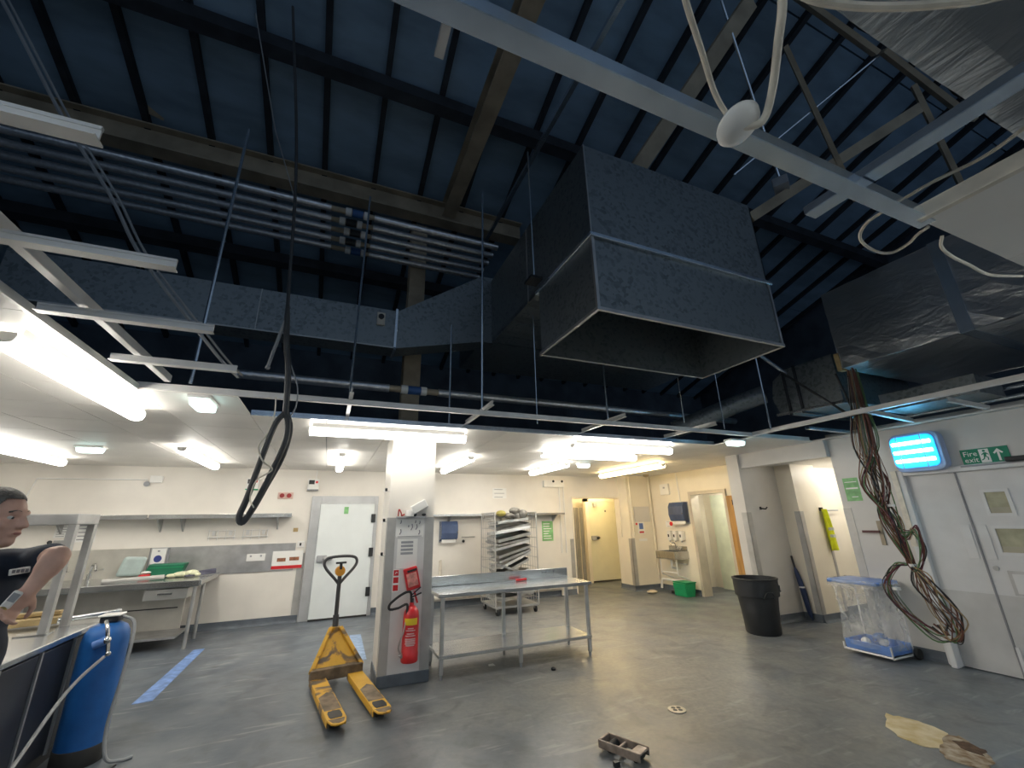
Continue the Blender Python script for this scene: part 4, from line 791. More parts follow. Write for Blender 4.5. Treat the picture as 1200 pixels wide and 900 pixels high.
# black wheelie tub
bn = T('black_bin','black plastic tub bin with moulded handle beside the niche pillar','bin',(6.10,5.02,0))
b = MB(); n = 28; prof = [(.22,0),(.235,.02),(.262,.50),(.30,.51),(.305,.72),(.315,.73),(.315,.75),(.29,.75),(.28,.55),(.22,.04),(0,.04)]
b.lathe(prof,(6.10,5.02,0),28); part('tub', b, black_p, bn, smooth=True)
b = MB(); b.tube(bez([(5.93,4.77,.50),(5.95,4.735,.57),(6.05,4.72,.57),(6.08,4.745,.50)],5),.012,6); part('handle', b, black_p, bn, smooth=True)
lb = MB(); 
for z0,z1 in ((.22,.52),(.56,.64)):
    vs = []
    for k in range(5):
        a = math.radians(-52+k*6); rr_ = (.268 if z0 < .5 else .318); vs += [(6.10+(rr_-.02 if z0<.5 else rr_)*math.cos(a),5.02+(rr_-.02 if z0<.5 else rr_)*math.sin(a),z0),(6.10+rr_*math.cos(a),5.02+rr_*math.sin(a),z1)]
    lb.add(vs,[(2*k,2*k+2,2*k+3,2*k+1) for k in range(4)])
part('label_sticker', lb, paper, bn)
um = T('umbrella','furled navy umbrella leaning in the niche corner','umbrella',(7.38,5.2,0))
b = MB(); b.tube(bez([(7.40,5.14,.02),(7.40,5.17,.15),(7.40,5.20,.45),(7.395,5.24,.70),(7.39,5.255,.80)],5),[.008,.012,.02,.028,.033,.036,.038,.04,.042,.044,.044,.042,.04,.038,.036,.033,.03,.026,.022,.018,.014][:21],8); part('canopy', b, navy_umb, um, smooth=True)
b = MB(); b.tube([(7.39,5.255,.80),(7.385,5.27,.98)],.016,8); part('handle', b, black_p, um, smooth=True)
b = MB(); b.lathe([(.041,-.012),(.045,-.012),(.045,.012),(.041,.012)],(7.4,5.205,.50),10); part('strap', b, paper, um)
hv = T('hi_vis_vest','yellow hi-vis vest with reflective bands hanging on the pier corner','vest',(8.0,4.96,1.05))
def vest(u,v):
    x = 7.92+.26*u+.10*v; z = 1.73-.68*v; y = 4.955-.02*math.sin(u*9+v*3)-.015*math.sin(u*17)
    wdt = .5+.5*v; x = 8.0+.02+.10*v+(u-.5)*.24*wdt; return (x,y,z)
b = MB(); b.grid(vest,12,16); part('cloth', b, hi_vis, hv, smooth=True, solid=.01)
for v0 in (.45,.62):
    b = MB(); b.grid(lambda u,v: tuple(Vector(vest(u,v0+.07*v))+Vector((0,-.014,0))),12,2); part('reflective_band', b, reflect_b, hv, smooth=True)
part('hook', MB().box(7.98,8.01,4.95,5.0,1.70,1.76), black_p, hv)
one('coat_rail', MB().tube([(8.3,5.15,1.71),(8.75,5.15,1.71)],.012,8), steel_dull, 'short steel rail on the corridor wall beside the vest', 'rail', smooth=True)
# bag trolley
bt = T('bag_trolley','blue-lidded bag trolley with clear refuse sack by the wire bundle','trolley',(6.35,3.68,0))
X0,X1,Y0_,Y1_ = 6.17,6.60,3.44,3.93
tr_m = PM('blue_tray',(.13,.26,.62),.45,var=.08)
b = MB(); b.box(X0,X1,Y0_,Y1_,.06,.075); b.box(X0,X0+.012,Y0_,Y1_,.075,.16); b.box(X1-.012,X1,Y0_,Y1_,.075,.16); b.box(X0,X1,Y0_,Y0_+.012,.075,.16); b.box(X0,X1,Y1_-.012,Y1_,.075,.16); part('tray', b, tr_m, bt, bevel=.008)
b = MB(); b.tube([(X0-.012,Y0_-.012,.05),(X0-.012,Y1_+.012,.05),(X1,Y1_+.012,.05)],.011,6); b.tube([(X0-.012,Y0_-.012,.16),(X0-.012,Y0_-.012,.04),(X1,Y0_-.012,.04)],.011,6); b.tube([(X0-.012,Y1_+.012,.05),(X0-.012,Y1_+.012,.12)],.011,6)
for y in (Y0_,Y1_): b.tube([(X1,y,.05),(X1+.03,y,.84)],.012,6)
part('frame', b, white_rail, bt, smooth=True)
b = MB(); b.box(X0-.02,X1+.03,Y0_-.03,Y1_+.05,.80,.845); part('lid', b, blue_lid, bt, bevel=.02)
rb_ = random.Random(5)
def bag(u,v):
    a = 2*math.pi*u; k = 1-.10*math.sin(v*3.1)-.25*max(0,v-.75); z = .84-.73*v
    hx = (X1-X0)/2+.03; hy = (Y1_-Y0_)/2+.05
    cxx = math.copysign(abs(math.cos(a))**.45,math.cos(a))*hx; cyy = math.copysign(abs(math.sin(a))**.45,math.sin(a))*hy
    j = 1+.05*math.sin(a*7+v*5)+.03*math.sin(a*13-v*9)
    return ((X0+X1)/2+cxx*k*j,(Y0_+Y1_)/2+cyy*k*j,z)
b = MB(); b.grid(bag,48,14); part('sack', b, film, bt, smooth=True)
b = MB(); b.grid(lambda u,v: tuple(Vector(bag(u,0))+Vector((0,0,.012-.09*v))+ (Vector(bag(u,0))-Vector((6.385,3.685,.84)))*(.02+.05*v)),48,3); part('sack_fold', b, film, bt, smooth=True)
b = MB()
for q in ((6.33,3.78,.13),(6.40,3.62,.15)): b.ball(q,(.06,.05,.05),8,6)
part('rubbish', b, paper, bt, smooth=True); part('rubbish', MB().ball((6.42,3.66,.19),(.08,.08,.05),8,6), blue_tape, bt, smooth=True)
for y in (Y0_-.055,Y1_+.055): part('wheel', MB().lathe([(0,-.02),(.055,-.02),(.06,-.01),(.06,.01),(.055,.02),(0,.02)],(X1-.02,y,.06),18,'y'), black_rub, bt, smooth=True)
# ---- right wall: green sign, pull handle, doors, sign, insect killer
t = sheet('green_notice','x',6.68,3.58,3.77,1.81,2.12,'green printed notice on the wall above the pull handle',mat=green_lt,lines=0)
[part('print', MB().box(6.674,6.675,*q_), paper, t) for q_ in ((3.60,3.75,1.97,1.99),(3.60,3.75,2.06,2.07),(3.62,3.7,1.86,1.87))]
t = T('pull_handle','dark lever handle on a back plate beside the double doors','handle',(6.66,3.5,1.2)); part('plate', MB().box(6.66,6.68,3.44,3.49,1.25,1.55), brown_steel, t, bevel=.005); part('lever', MB().box(6.62,6.64,3.46,3.66,1.40,1.43), PM('dark_red_lever',(.10,.03,.03),.4), t)
dd = T('door_1', None, None, (6.7,2.4,0), kind='structure')
frm = PM('white_gloss',(.70,.70,.70),.35,var=.03)
b = MB(); b.box(6.64,6.84,3.04,3.15,0,2.15); b.box(6.64,6.84,1.63,3.04,2.08,2.15); b.box(6.64,6.84,1.55,1.63,0,2.15); part('frame', b, frm, dd, bevel=.01)
part('architrave_strip', MB().box(6.625,6.64,3.10,3.16,1.25,2.15), cable_wh, dd)
part('kick_block', MB().box(6.55,6.64,3.03,3.09,0,.62), frm, dd, bevel=.01)
leafm = PM('door_leaf_white',(.66,.66,.66),.4,var=.04); kickm = PM('door_kick_grey',(.54,.535,.525),.45,var=.06)
l1 = part('leaf', MB().box(6.70,6.75,2.575,3.04,.01,2.08), leafm, dd); part('kick_panel', MB().box(6.695,6.70,2.58,3.03,.02,.79), kickm, l1)
l2 = part('leaf', MB().box(6.70,6.75,1.63,2.565,.01,2.08), leafm, dd); part('kick_panel', MB().box(6.695,6.70,1.64,2.56,.02,.79), kickm, l2)
part('push_plate', MB().box(6.692,6.70,2.60,2.69,1.14,1.50), frm, l1, bevel=.004); part('push_plate', MB().box(6.692,6.70,2.46,2.54,1.14,1.50), frm, l2, bevel=.004)
part('meeting_strip', MB().box(6.69,6.70,2.562,2.578,.02,2.08), ink, l1)
pane_m = PM('wired_glass',(.62,.60,.42),.2,var=.15,scale=8,trans=.3)
for z0,z1,y0,y1 in ((1.62,1.84,2.22,2.385),(1.22,1.46,2.14,2.40)):
    b = MB(); b.box(6.685,6.70,y0-.03,y1+.03,z0-.03,z0); b.box(6.685,6.70,y0-.03,y1+.03,z1,z1+.03); b.box(6.685,6.70,y0-.03,y0,z0,z1); b.box(6.685,6.70,y1,y1+.03,z0,z1); q = part('window_bead', b, frm, l2); part('pane', MB().box(6.696,6.70,y0,y1,z0,z1), pane_m, q)
    part('pane_bottom_strip', MB().box(6.694,6.696,y0,y1,z0,z0+.06), PM('sill_grey',(.40,.37,.28),.5), q)  # grey strip along the bottom of the pane
q = part('letter_plate', MB().box(6.685,6.70,2.02,2.42,.80,1.04), steel_dull, l2); part('letter_face', MB().box(6.682,6.686,2.04,2.39,.82,1.01), leafm, q)
part('lock', MB().lathe([(0,6.69),(.025,6.69),(.025,6.70),(0,6.70)],(0,2.50,1.055),12,'x'), steel_dull, l2, smooth=True)
part('foot_bolt', MB().box(6.68,6.70,2.535,2.56,.02,.30), frm, l2)
fe = T('fire_exit_sign','green fire exit sign with running man and arrow above the double doors','sign',(6.66,2.27,2.13))
# the sign faces -x, its reading direction runs toward -y
part('board', MB().box(6.665,6.68,2.07,2.455,2.145,2.315), green_sign, fe)
def S2(u,v): return (6.663, 2.455-u, 2.145+v)
def poly(b, pts): 
    n = len(pts); b.add([S2(*p) for p in pts]+[(6.665,)+S2(*p)[1:] for p in pts],[tuple(range(n)),tuple(range(n,2*n))]+[(i,(i+1)%n,n+(i+1)%n,n+i) for i in range(n)])
b = text_mb('Fire', .078, S2(.018,.092), (0,-1,0), (0,0,1)); text_mb('exit', .078, S2(.018,.024), (0,-1,0), (0,0,1), mb=b); part('lettering', b, paper, fe)
b = MB(); poly(b,[(.155,.012),(.235,.012),(.235,.158),(.155,.158)]); q = part('pictogram_panel', b, paper, fe)
def S2(u,v): return (6.661, 2.455-u, 2.145+v)
b = MB(); b.lathe([(0,6.6605),(.012,6.6605),(.012,6.663),(0,6.663)],(0,2.455-.198,2.145+.138),12,'x')
for pts in ([(.185,.08),(.205,.075),(.215,.118),(.193,.122)],[(.205,.08),(.222,.062),(.218,.035),(.210,.035),(.213,.058),(.195,.078)],[(.188,.082),(.198,.078),(.188,.05),(.165,.035),(.160,.043),(.180,.056)],[(.210,.118),(.230,.098),(.226,.092),(.206,.108)],[(.195,.12),(.170,.10),(.174,.093),(.197,.108)]): poly(b,pts)
part('running_man', b, green_sign, q)
b = MB(); 
def S2(u,v): return (6.663, 2.455-u, 2.145+v)
poly(b,[(.305,.150),(.345,.105),(.333,.095),(.314,.115),(.314,.02),(.296,.02),(.296,.115),(.277,.095),(.265,.105)]); part('arrow', b, paper, fe)
one('conduit', MB().tube([(6.65,2.48,2.13),(6.65,1.7,2.135)],.014,8), grey_p, 'grey conduit under the fire exit sign', 'conduit', smooth=True)
one('door_closer', MB().box(6.58,6.68,1.7,2.10,2.14,2.19), black_p, 'black door closer arm beside the fire exit sign', 'door closer', bevel=.01)
ik = T('insect_killer','glowing blue fly killer with three tubes above the double doors','fly killer',(6.62,2.8,2.12))
def rrect(y0,y1,z0,z1,r,n=5):
    pts = []
    for cy_,cz_,a0 in ((y1-r,z1-r,0),(y0+r,z1-r,90),(y0+r,z0+r,180),(y1-r,z0+r,270)):
        for k in range(n+1): a = math.radians(a0+90*k/n); pts.append((cy_+r*math.cos(a),cz_+r*math.sin(a)))
    return pts
part('case', MB().prism(rrect(2.555,3.055,2.115,2.585,.09),'x',6.56,6.68), case_frame, ik, bevel=.01)
part('reflector', MB().prism(rrect(2.60,3.04,2.165,2.55,.07),'x',6.548,6.562), blue_case, ik)
for z in (2.25,2.355,2.46): part('tube', MB().tube([(6.53,2.63,z),(6.53,3.01,z)],.022,12), blue_glow, ik, smooth=True)
for y in (2.70,2.94): part('guard_bar', MB().box(6.505,6.512,y,y+.008,2.15,2.56), case_frame, ik)
# floor items on the right
def ragged(pts, n=6, a=.018, seed=1):
    r_ = random.Random(seed); out = []
    for i in range(len(pts)):
        p, q = pts[i], pts[(i+1) % len(pts)]
        for k in range(n): out.append((p[0]+(q[0]-p[0])*k/n+r_.uniform(-a,a), p[1]+(q[1]-p[1])*k/n+r_.uniform(-a,a)))
    return out
PATCH_A = ragged([(4.61,2.73),(4.68,2.55),(4.65,2.36),(4.56,2.25),(4.35,2.19),(4.23,2.30),(4.23,2.45),(4.33,2.60)],5,.014,2)
PATCH_B = ragged([(4.60,2.32),(4.64,2.28),(4.53,2.10),(4.38,1.97),(4.21,1.99),(4.16,2.14),(4.28,2.25)],5,.016,3)
one('bare_floor_patch', MB().prism(ragged([(4.52,2.27),(4.57,2.19),(4.54,2.08),(4.42,2.06),(4.42,2.17)],4,.012,4),'z',.006,.008), PM('rotten_wood',(.10,.055,.03),.9,var=.4,scale=20), 'dark brown rotten spot inside the bare floor patches', 'patch')
pt = MB(); pp = PATCH_A
pt.prism(pp,'z',.0,.004); t = one('bare_floor_patch', pt, screed, 'ragged tan patch where the floor vinyl has lifted off', 'patch')
pd = MB(); pd.prism(PATCH_B,'z',.0,.006); one('bare_floor_patch', pd, screed_dk, 'dark rotten patch of bare floor next to the tan one', 'patch')
dr = T('floor_drain','round floor drain cover with dark slots','drain',(3.07,3.57,0))
b = MB(); b.lathe([(0,.0),(.078,.0),(.078,.008),(.06,.010),(0,.010)],(3.07,3.57,0),24); part('cover', b, PM('drain_tan',(.50,.45,.36),.5,.3), dr, smooth=True)
b = MB()
for k in range(4):
    a = k*math.pi/2+.4; b.lathe([(0,.010),(.020,.010),(.020,.0115),(0,.0115)],(3.07+.034*math.cos(a),3.57+.034*math.sin(a),0),10)
part('slot', b, black_p, dr)
# loose roller skate (tank skate) on floor
sk = T('machine_skate','worn brown metal roller skate lying on the floor near the drain','skate',(2.18,3.16,0), -1.15)
b = MB(); b.box(-.17,.17,-.075,-.06,.02,.075); b.box(-.17,.17,.06,.075,.02,.075); b.box(-.17,-.15,-.06,.06,.02,.075); b.box(.09,.17,-.06,.06,.055,.07); b.box(-.02,0,-.06,.06,.02,.06); part('frame', b, PM('rusty_grey',(.32,.26,.22),.5,.4,var=.3,scale=12), sk, bevel=.006)
for x_ in (-.09,.12): part('roller', MB().lathe([(0,-.05),(.03,-.05),(.03,.05),(0,.05)],(x_,0,.032),14,'y'), black_rub, sk, smooth=True)
one('black_clip', MB().box(2.02,2.06,3.04,3.07,0,.03), black_p, 'small black clip on the floor beside the roller skate', 'clip')
one('floor_tape', MB().prism([(-1.60,5.98),(-1.44,6.0),(-1.43,8.02),(-1.56,8.0)],'z',0,.003), blue_tape, 'long strip of blue tape on the floor below the sink bench', 'tape')
one('floor_tape', MB().prism([(.47,6.45),(.64,6.42),(.66,7.80),(.50,7.82)],'z',0,.003), blue_tape2, 'faded blue tape on the floor behind the pallet truck', 'tape')
# ================================================================== PALLET TRUCK (forks toward local -Y)
pj = T('pallet_truck','worn yellow hand pallet truck with upright dark handle','pallet truck',(.26,5.66,0), math.radians(8.5))
for s in (-1,1):
    xc = s*.19
    b = MB(); pf = [(xc-.08,0),(xc+.08,0),(xc+.08,-1.15),(xc+.06,-1.24),(xc+.03,-1.27),(xc-.03,-1.27),(xc-.06,-1.24),(xc-.08,-1.15)]
    b.prism(pf,'z',.075,.09)
    b.prism([(xc-.08,0),(xc-.07,0),(xc-.07,-1.15),(xc-.08,-1.15)],'z',.03,.076); b.prism([(xc+.07,0),(xc+.08,0),(xc+.08,-1.15),(xc+.07,-1.15)],'z',.03,.076)
    fk = part('fork', b, yellow, pj, bevel=.006)
    b = MB(); b.prism([(xc-.055,-1.10),(xc-.045,-1.14),(xc+.045,-1.14),(xc+.055,-1.10),(xc+.055,-1.02),(xc+.045,-.98),(xc-.045,-.98),(xc-.055,-1.02)],'z',.0895,.0925); part('roller_slot', b, black_p, fk)
    b = MB(); b.prism([(xc-.07,-.95),(xc+.07,-.95),(xc+.07,-.55),(xc+.02,-.48),(xc-.07,-.60)],'z',.0896,.0912); part('worn_patch', b, worn_brown, fk)
    b = MB(); b.prism([(xc-.065,-1.16),(xc+.065,-1.16),(xc+.045,-1.23),(xc,-1.255),(xc-.045,-1.23)],'z',.0896,.0915); part('worn_tip', b, worn_brown, fk)
    part('load_roller', MB().lathe([(0,xc-.035),(.037,xc-.035),(.037,xc+.035),(0,xc+.035)],(0,-1.06,.037),16,'x'), black_rub, fk, smooth=True)
b = MB(); b.box(-.27,.27,-.04,.06,.06,.17); part('crosshead', b, worn_brown, pj, bevel=.008)
# leaning triangular apron
def apron(y0,y1,w0,w1,z0,z1,t,b):
    vs = [(-w0,y0,z0),(w0,y0,z0),(w1,y1,z1),(-w1,y1,z1)]
    b.add(vs+[(x,y+t,z) for x,y,z in vs],[(0,1,2,3),(7,6,5,4),(0,4,5,1),(1,5,6,2),(2,6,7,3),(3,7,4,0)])
b = MB(); apron(.02,.30,.24,.055,.15,.47,.03,b); part('apron', b, yellow, pj, bevel=.004)
b = MB()
for s in (-1,1): b.beam((s*.265,.0,.14),(s*.055,.30,.49),.045,.06,(0,-1,.6))
part('apron_rim', b, yellow, pj, bevel=.012)
b = MB(); b.cyl((0,.33,.16),(0,.33,.50),.07,.055,14); part('pump', b, yellow, pj, smooth=True)
for s in (-1,1): part('steer_wheel', MB().lathe([(0,s*.05-.022),(.09,s*.05-.022),(.09,s*.05+.022),(0,s*.05+.022)],(0,.33,.09),20,'x'), black_rub, pj, smooth=True)
dkh = PM('dark_handle',(.07,.07,.075),.5,.3)
b = MB(); b.tube([(0,.33,.48),(0,.345,.62)],.034,12); b.tube([(0,.345,.62),(0,.36,1.05)],.024,12); hn = part('handle_shaft', b, dkh, pj, smooth=True)
b = MB(); b.tube(bez([(0,.36,.95),(-.06,.36,1.02),(-.16,.36,1.13),(-.19,.36,1.20),(-.15,.36,1.255),(0,.36,1.27),(.15,.36,1.255),(.19,.36,1.20),(.16,.36,1.13),(.06,.36,1.02),(0,.36,.95)],5),.017,10); part('loop_grip', b, dkh, hn, smooth=True)
b = MB(); b.lathe([(0,.33),(.055,.33),(.06,.345),(.06,.375),(.055,.39),(0,.39)],(0,0,1.10),18,'y'); part('amber_disc', b, amber, hn, smooth=True)
b = MB(); b.beam((-.06,.34,1.195),(.06,.34,1.195),.03,.022); b.beam((0,.34,1.12),(0,.34,1.19),.03,.03); part('trigger', b, black_p, hn)
# ================================================================== COLD-ROOM DOOR
cr = T('door_5', None, None, (.28,9.25,0), kind='structure')
fm = PM('grey_door_frame',(.50,.51,.52),.4,.3)
b = MB(); b.box(-.32,-.15,9.24,9.3,0,2.18); b.box(.85,.92,9.24,9.3,0,2.18); b.box(-.15,.85,9.24,9.3,2.03,2.18); part('frame', b, fm, cr, bevel=.008)
lf = part('leaf', MB().box(-.15,.85,9.20,9.28,.02,2.03), PM('cold_door_white',(.76,.80,.80),.35,var=.02), cr, bevel=.012)
part('sweep', MB().box(-.15,.85,9.19,9.28,0,.03), black_rub, lf)
part('handle_base', MB().box(-.12,.06,9.15,9.2,.98,1.10), grey_p, lf, bevel=.02); part('handle_lever', MB().ball((.07,9.12,1.04),(.09,.04,.045)), steel_dull, lf, smooth=True)
for z in (1.75,1.12,.42): part('hinge', MB().box(.80,.88,9.17,9.2,z-.08,z+.08), black_p, cr, bevel=.006)
part('sticker', MB().box(.28,.36,9.196,9.2,1.84,1.97), green_lt, lf)
# controllers, red sockets
for x,l in ((-1.36,'wall controller with green strip beside the hanging cable loop'),(-.33,'wall controller with dark display above the cold-room door')):
    t = T('controller', l, 'controller', (x,9.25,2.29)); part('box', MB().box(x-.10,x+.10,9.2,9.3,2.30,2.50), white_p, t, bevel=.012); part('display', MB().box(x-.08,x+.02,9.195,9.2,2.40,2.48), black_p, t); part('indicator', MB().box(x+.04,x+.08,9.195,9.2,2.42,2.46), red_p, t)
    part('base_strip', MB().box(x-.10,x+.10,9.19,9.3,2.285,2.305), green_p if x < -1 else grey_p, t); part('conduit', MB().tube([(x+.04,9.27,2.5),(x+.04,9.27,2.67)],.012,6), white_p, t)
t = T('red_sockets','pair of red isolator sockets on a pale plate','socket',(-.77,9.28,2.13)); part('plate', MB().box(-.92,-.66,9.275,9.3,2.13,2.25), PM('pink_plate',(.72,.52,.45),.5), t, bevel=.006)
for x in (-.85,-.73): part('socket', MB().lathe([(0,9.26),(.04,9.26),(.042,9.275),(0,9.275)],(x,0,2.19),14,'y'), PM('dark_red',(.32,.03,.03),.4), t, smooth=True)
one('tan_blot', MB().box(-.58,-.50,9.29,9.3,1.53,1.60), board, 'small tan tag stuck on the wall by the shelf end', 'tag')
t = T('light_switch','white switch plate with black key by the door','switch',(-.40,9.29,1.26)); part('plate', MB().box(-.48,-.36,9.285,9.3,1.25,1.36), white_p, t, bevel=.004); part('key', MB().box(-.44,-.41,9.28,9.285,1.28,1.33), black_p, t)
t = sheet('food_notice','y',9.28,-.86,-.36,.89,1.20,'white and red food notice at the end of the steel splashback',lines=0)
part('red_strip', MB().box(-.86,-.36,9.274,9.276,.895,.95), red_p, t); fp_ = PM('food_print',(.30,.12,.06),.5,var=.4,scale=30); part('picture', MB().box(-.78,-.64,9.274,9.276,1.02,1.08), fp_, t); part('picture', MB().box(-.58,-.42,9.274,9.276,1.03,1.09), fp_, t)
# shelf on the back-left wall
sh = T('wall_shelf','long stainless wall shelf over the sink bench','shelf',(-2.6,9.15,1.83))
for x0,x1 in ((-6.0,-2.75),(-2.73,-.62)): part('shelf', MB().box(x0,x1,9.0,9.3,1.80,1.815).box(x0,x1,8.985,9.0,1.79,1.86), steel, sh, bevel=.003)
for x in (-5.0,-3.9,-2.62,-2.30,-.85): part('bracket', MB().prism([(9.02,1.80),(9.3,1.80),(9.3,1.58)],'x',x-.012,x+.012), steel_dull, sh)
for x0,l in ((-1.92,'left one of two small wire racks on the wall under the shelf'),(-1.40,'right one of two small wire racks on the wall under the shelf')):
    b = MB(); b.tube([(x0,9.27,1.47),(x0+.42,9.27,1.47)],.009,6); b.tube([(x0,9.27,1.58),(x0+.42,9.27,1.58)],.006,6)
    for k in range(4): b.tube([(x0+.02+k*.127,9.27,1.42),(x0+.02+k*.127,9.27,1.60)],.007,6)
    for k in (0,1): b.box(x0+.06+k*.25,x0+.11+k*.25,9.27,9.3,1.50,1.58)
    one('wire_rack', b, white_rail, l, 'rack', 'wall wire racks')
sp = T('splashback','brushed steel splashback along the back wall over the sink bench','splashback',(-2.6,9.28,.86))
part('sheet', MB().box(-2.68,-.50,9.28,9.294,.87,1.335), steel_dull, sp); part('sheet', MB().box(-6.0,-2.69,9.28,9.294,.87,1.335), PM('pale_splash',(.62,.60,.54),.3,.5,var=.08), sp)
part('joint', MB().box(-2.69,-2.68,9.275,9.294,.87,1.335), ink, sp)
t = T('wall_outlet','white double socket on the steel splashback','socket',(-1.15,9.28,1.06)); part('plate', MB().box(-1.27,-.98,9.27,9.285,1.05,1.17), white_p, t, bevel=.005); part('switches', MB().box(-1.22,-1.19,9.265,9.27,1.12,1.15).box(-1.06,-1.03,9.265,9.27,1.12,1.15), grey_p, t)
# sink bench
sb = T('sink_bench','stainless sink bench with drawer along the back wall','sink bench',(-3.3,8.7,0))
b = MB(); b.box(-5.9,-1.66,8.10,9.28,.86,.90); b.box(-5.9,-1.66,8.09,8.115,.82,.905); b.box(-1.66,-1.64,8.10,9.28,.83,.905); part('worktop', b, steel, sb, bevel=.008)
for x,y in ((-1.72,8.17),(-1.74,8.77),(-3.6,8.17),(-3.6,9.15),(-5.6,8.17)): part('leg', MB().tube([(x,y,0),(x,y,.84)],.026,12), steel_dull, sb, smooth=True)
dw = part('drawer', MB().box(-2.32,-1.80,8.14,8.6,.66,.80), PM('drawer_steel',(.58,.58,.56),.35,.6), sb, bevel=.006); part('handle', MB().box(-2.15,-1.98,8.11,8.14,.73,.75), steel, dw)
part('cabinet_back', MB().box(-5.0,-1.95,8.75,8.80,.12,.84), PM('bench_panel',(.55,.53,.48),.4,.3), sb); part('slot', MB().box(-3.2,-2.02,8.742,8.75,.46,.475), black_p, sb); part('lower_rail', MB().box(-5.0,-1.85,8.16,8.75,.14,.17), steel_dull, sb); part('undershelf_edge', MB().box(-5.6,-3.75,8.2,8.8,.45,.48), steel_dull, sb)
for x,l in ((-3.62,'chrome swan-neck tap on the sink bench next to the paper notices'),(-3.28,'chrome lever tap on the sink bench beside the swan-neck tap')):
    b = MB(); b.cyl((x,8.95,.90),(x,8.95,1.0),.03); b.tube(bez([(x,8.95,1.0),(x+.02,8.93,1.12),(x+.08,8.85,1.14),(x+.12,8.78,1.06)],5),.018,8); b.beam((x-.02,8.95,1.02),(x+.16,8.93,1.06),.02,.02); one('sink_tap', b, chrome, l, 'tap', smooth=True)
b = MB(); b.tube(bez([(-3.95,9.2,1.45),(-3.98,9.2,1.25),(-4.02,9.15,1.12),(-3.85,9.0,1.06),(-3.68,8.97,.98)],6),.012,8); one('supply_hose', b, white_p, 'white supply hose running down to the swan-neck tap', 'hose', smooth=True)
t = T('spray_valve','small chrome valve on the wall above the supply hose','valve',(-3.85,9.25,1.42)); part('body', MB().box(-3.93,-3.80,9.22,9.3,1.42,1.50), steel_dull, t, bevel=.01); part('knob', MB().ball((-3.97,9.22,1.47),.03), black_p, t, smooth=True)
for x0,x1,z0,z1,l in ((-3.98,-3.76,1.53,1.72,'small white notice under the shelf bracket'),(-3.72,-3.46,1.46,1.76,'tall white notice under the shelf beside the small one')): sheet('paper_notice','y',9.3,x0,x1,z0,z1,l,lines=5)
b = MB(); b.prism([(-3.05,.92),(-2.72,.92),(-2.68,1.2),(-2.98,1.22)],'y',9.16,9.26); one('clear_bag', b, PM('milky_bag',(.62,.74,.72),.3,var=.12,scale=6,trans=.3), 'milky plastic bag standing against the splashback', 'bag', bevel=.04)
t = sheet('blue_seal_notice','y',9.275,-2.66,-2.46,1.08,1.32,'white notice with a round blue seal on the splashback joint',lines=0)
part('seal', MB().lathe([(0,9.268),(.055,9.268),(.055,9.271),(0,9.271)],(-2.56,0,1.16),18,'y'), PM('seal_blue',(.04,.06,.25),.5), t); part('dot', MB().box(-2.58,-2.55,9.269,9.271,1.27,1.29), ink, t)
one('bracket_strip', MB().box(-2.44,-2.415,9.25,9.285,.95,1.33), ink, 'dark upright strip beside the blue-seal notice', 'strip')
t = T('first_aid_box','dark green box with red front lying on the sink bench','box',(-2.4,9.0,.90)); part('box', MB().prism([(-2.6,.92),(-2.12,.92),(-2.06,1.10),(-2.55,1.10)],'y',8.88,9.1), green_dk, t, bevel=.02); part('lid_line', MB().box(-2.56,-2.08,8.872,8.88,1.04,1.05), green_p, t); part('red_front', MB().box(-2.64,-2.50,8.84,8.90,.905,.96), red_p, t, bevel=.01); part('tissue', MB().ball((-2.56,8.87,.985),(.07,.04,.02),8,6), paper, t, smooth=True)
b = MB()
for q,r in (((-2.05,8.75,.945),(.13,.1,.04)),((-1.92,8.72,.955),(.10,.09,.05)),((-2.18,8.74,.93),(.08,.07,.03)),((-1.85,8.70,.935),(.06,.05,.03))): b.ball(q,r,10,7)
one('pale_gloves', b, PM('cream_glove',(.72,.72,.50),.7,var=.15,scale=18,bump=.5,bscale=18), 'pale yellow rubber gloves heaped on the sink bench', 'gloves', smooth=True)
b = MB()
for i in range(5): b.beam((-1.98+.03*i,8.6+.05*i,.925+.01*i),(-1.62-.01*i,8.85+.04*i,.93+.012*i),.05,.02)
one('dark_cloth', b, PM('dark_purple_cloth',(.09,.09,.13),.8,var=.3), 'dark folded cloth strips at the end of the sink bench', 'cloth', bevel=.008)
b = MB(); b.tube([(-2.9,8.35,.93),(-2.2,8.45,.945)],.03,8); one('rolled_plan', b, PM('grey_roll',(.45,.44,.42),.6), 'grey rolled tube lying along the sink bench edge', 'roll', smooth=True)
b = MB(); b.tube([(-4.50,9.28,1.88),(-4.38,9.28,2.45),(-2.95,9.28,2.45)],.011,8); one('conduit', b, white_p, 'thin white conduit bending high on the wall above the sink', 'conduit', smooth=True)
t = T('wall_light_switch','white switch box at the end of the high conduit','switch',(-2.85,9.27,2.4)); part('box', MB().box(-2.92,-2.74,9.25,9.3,2.40,2.52), white_p, t, bevel=.008); part('ring', MB().lathe([(.03,9.26),(.045,9.26),(.045,9.27),(.03,9.27)],(-2.95,0,2.38),14,'y'), grey_p, t)
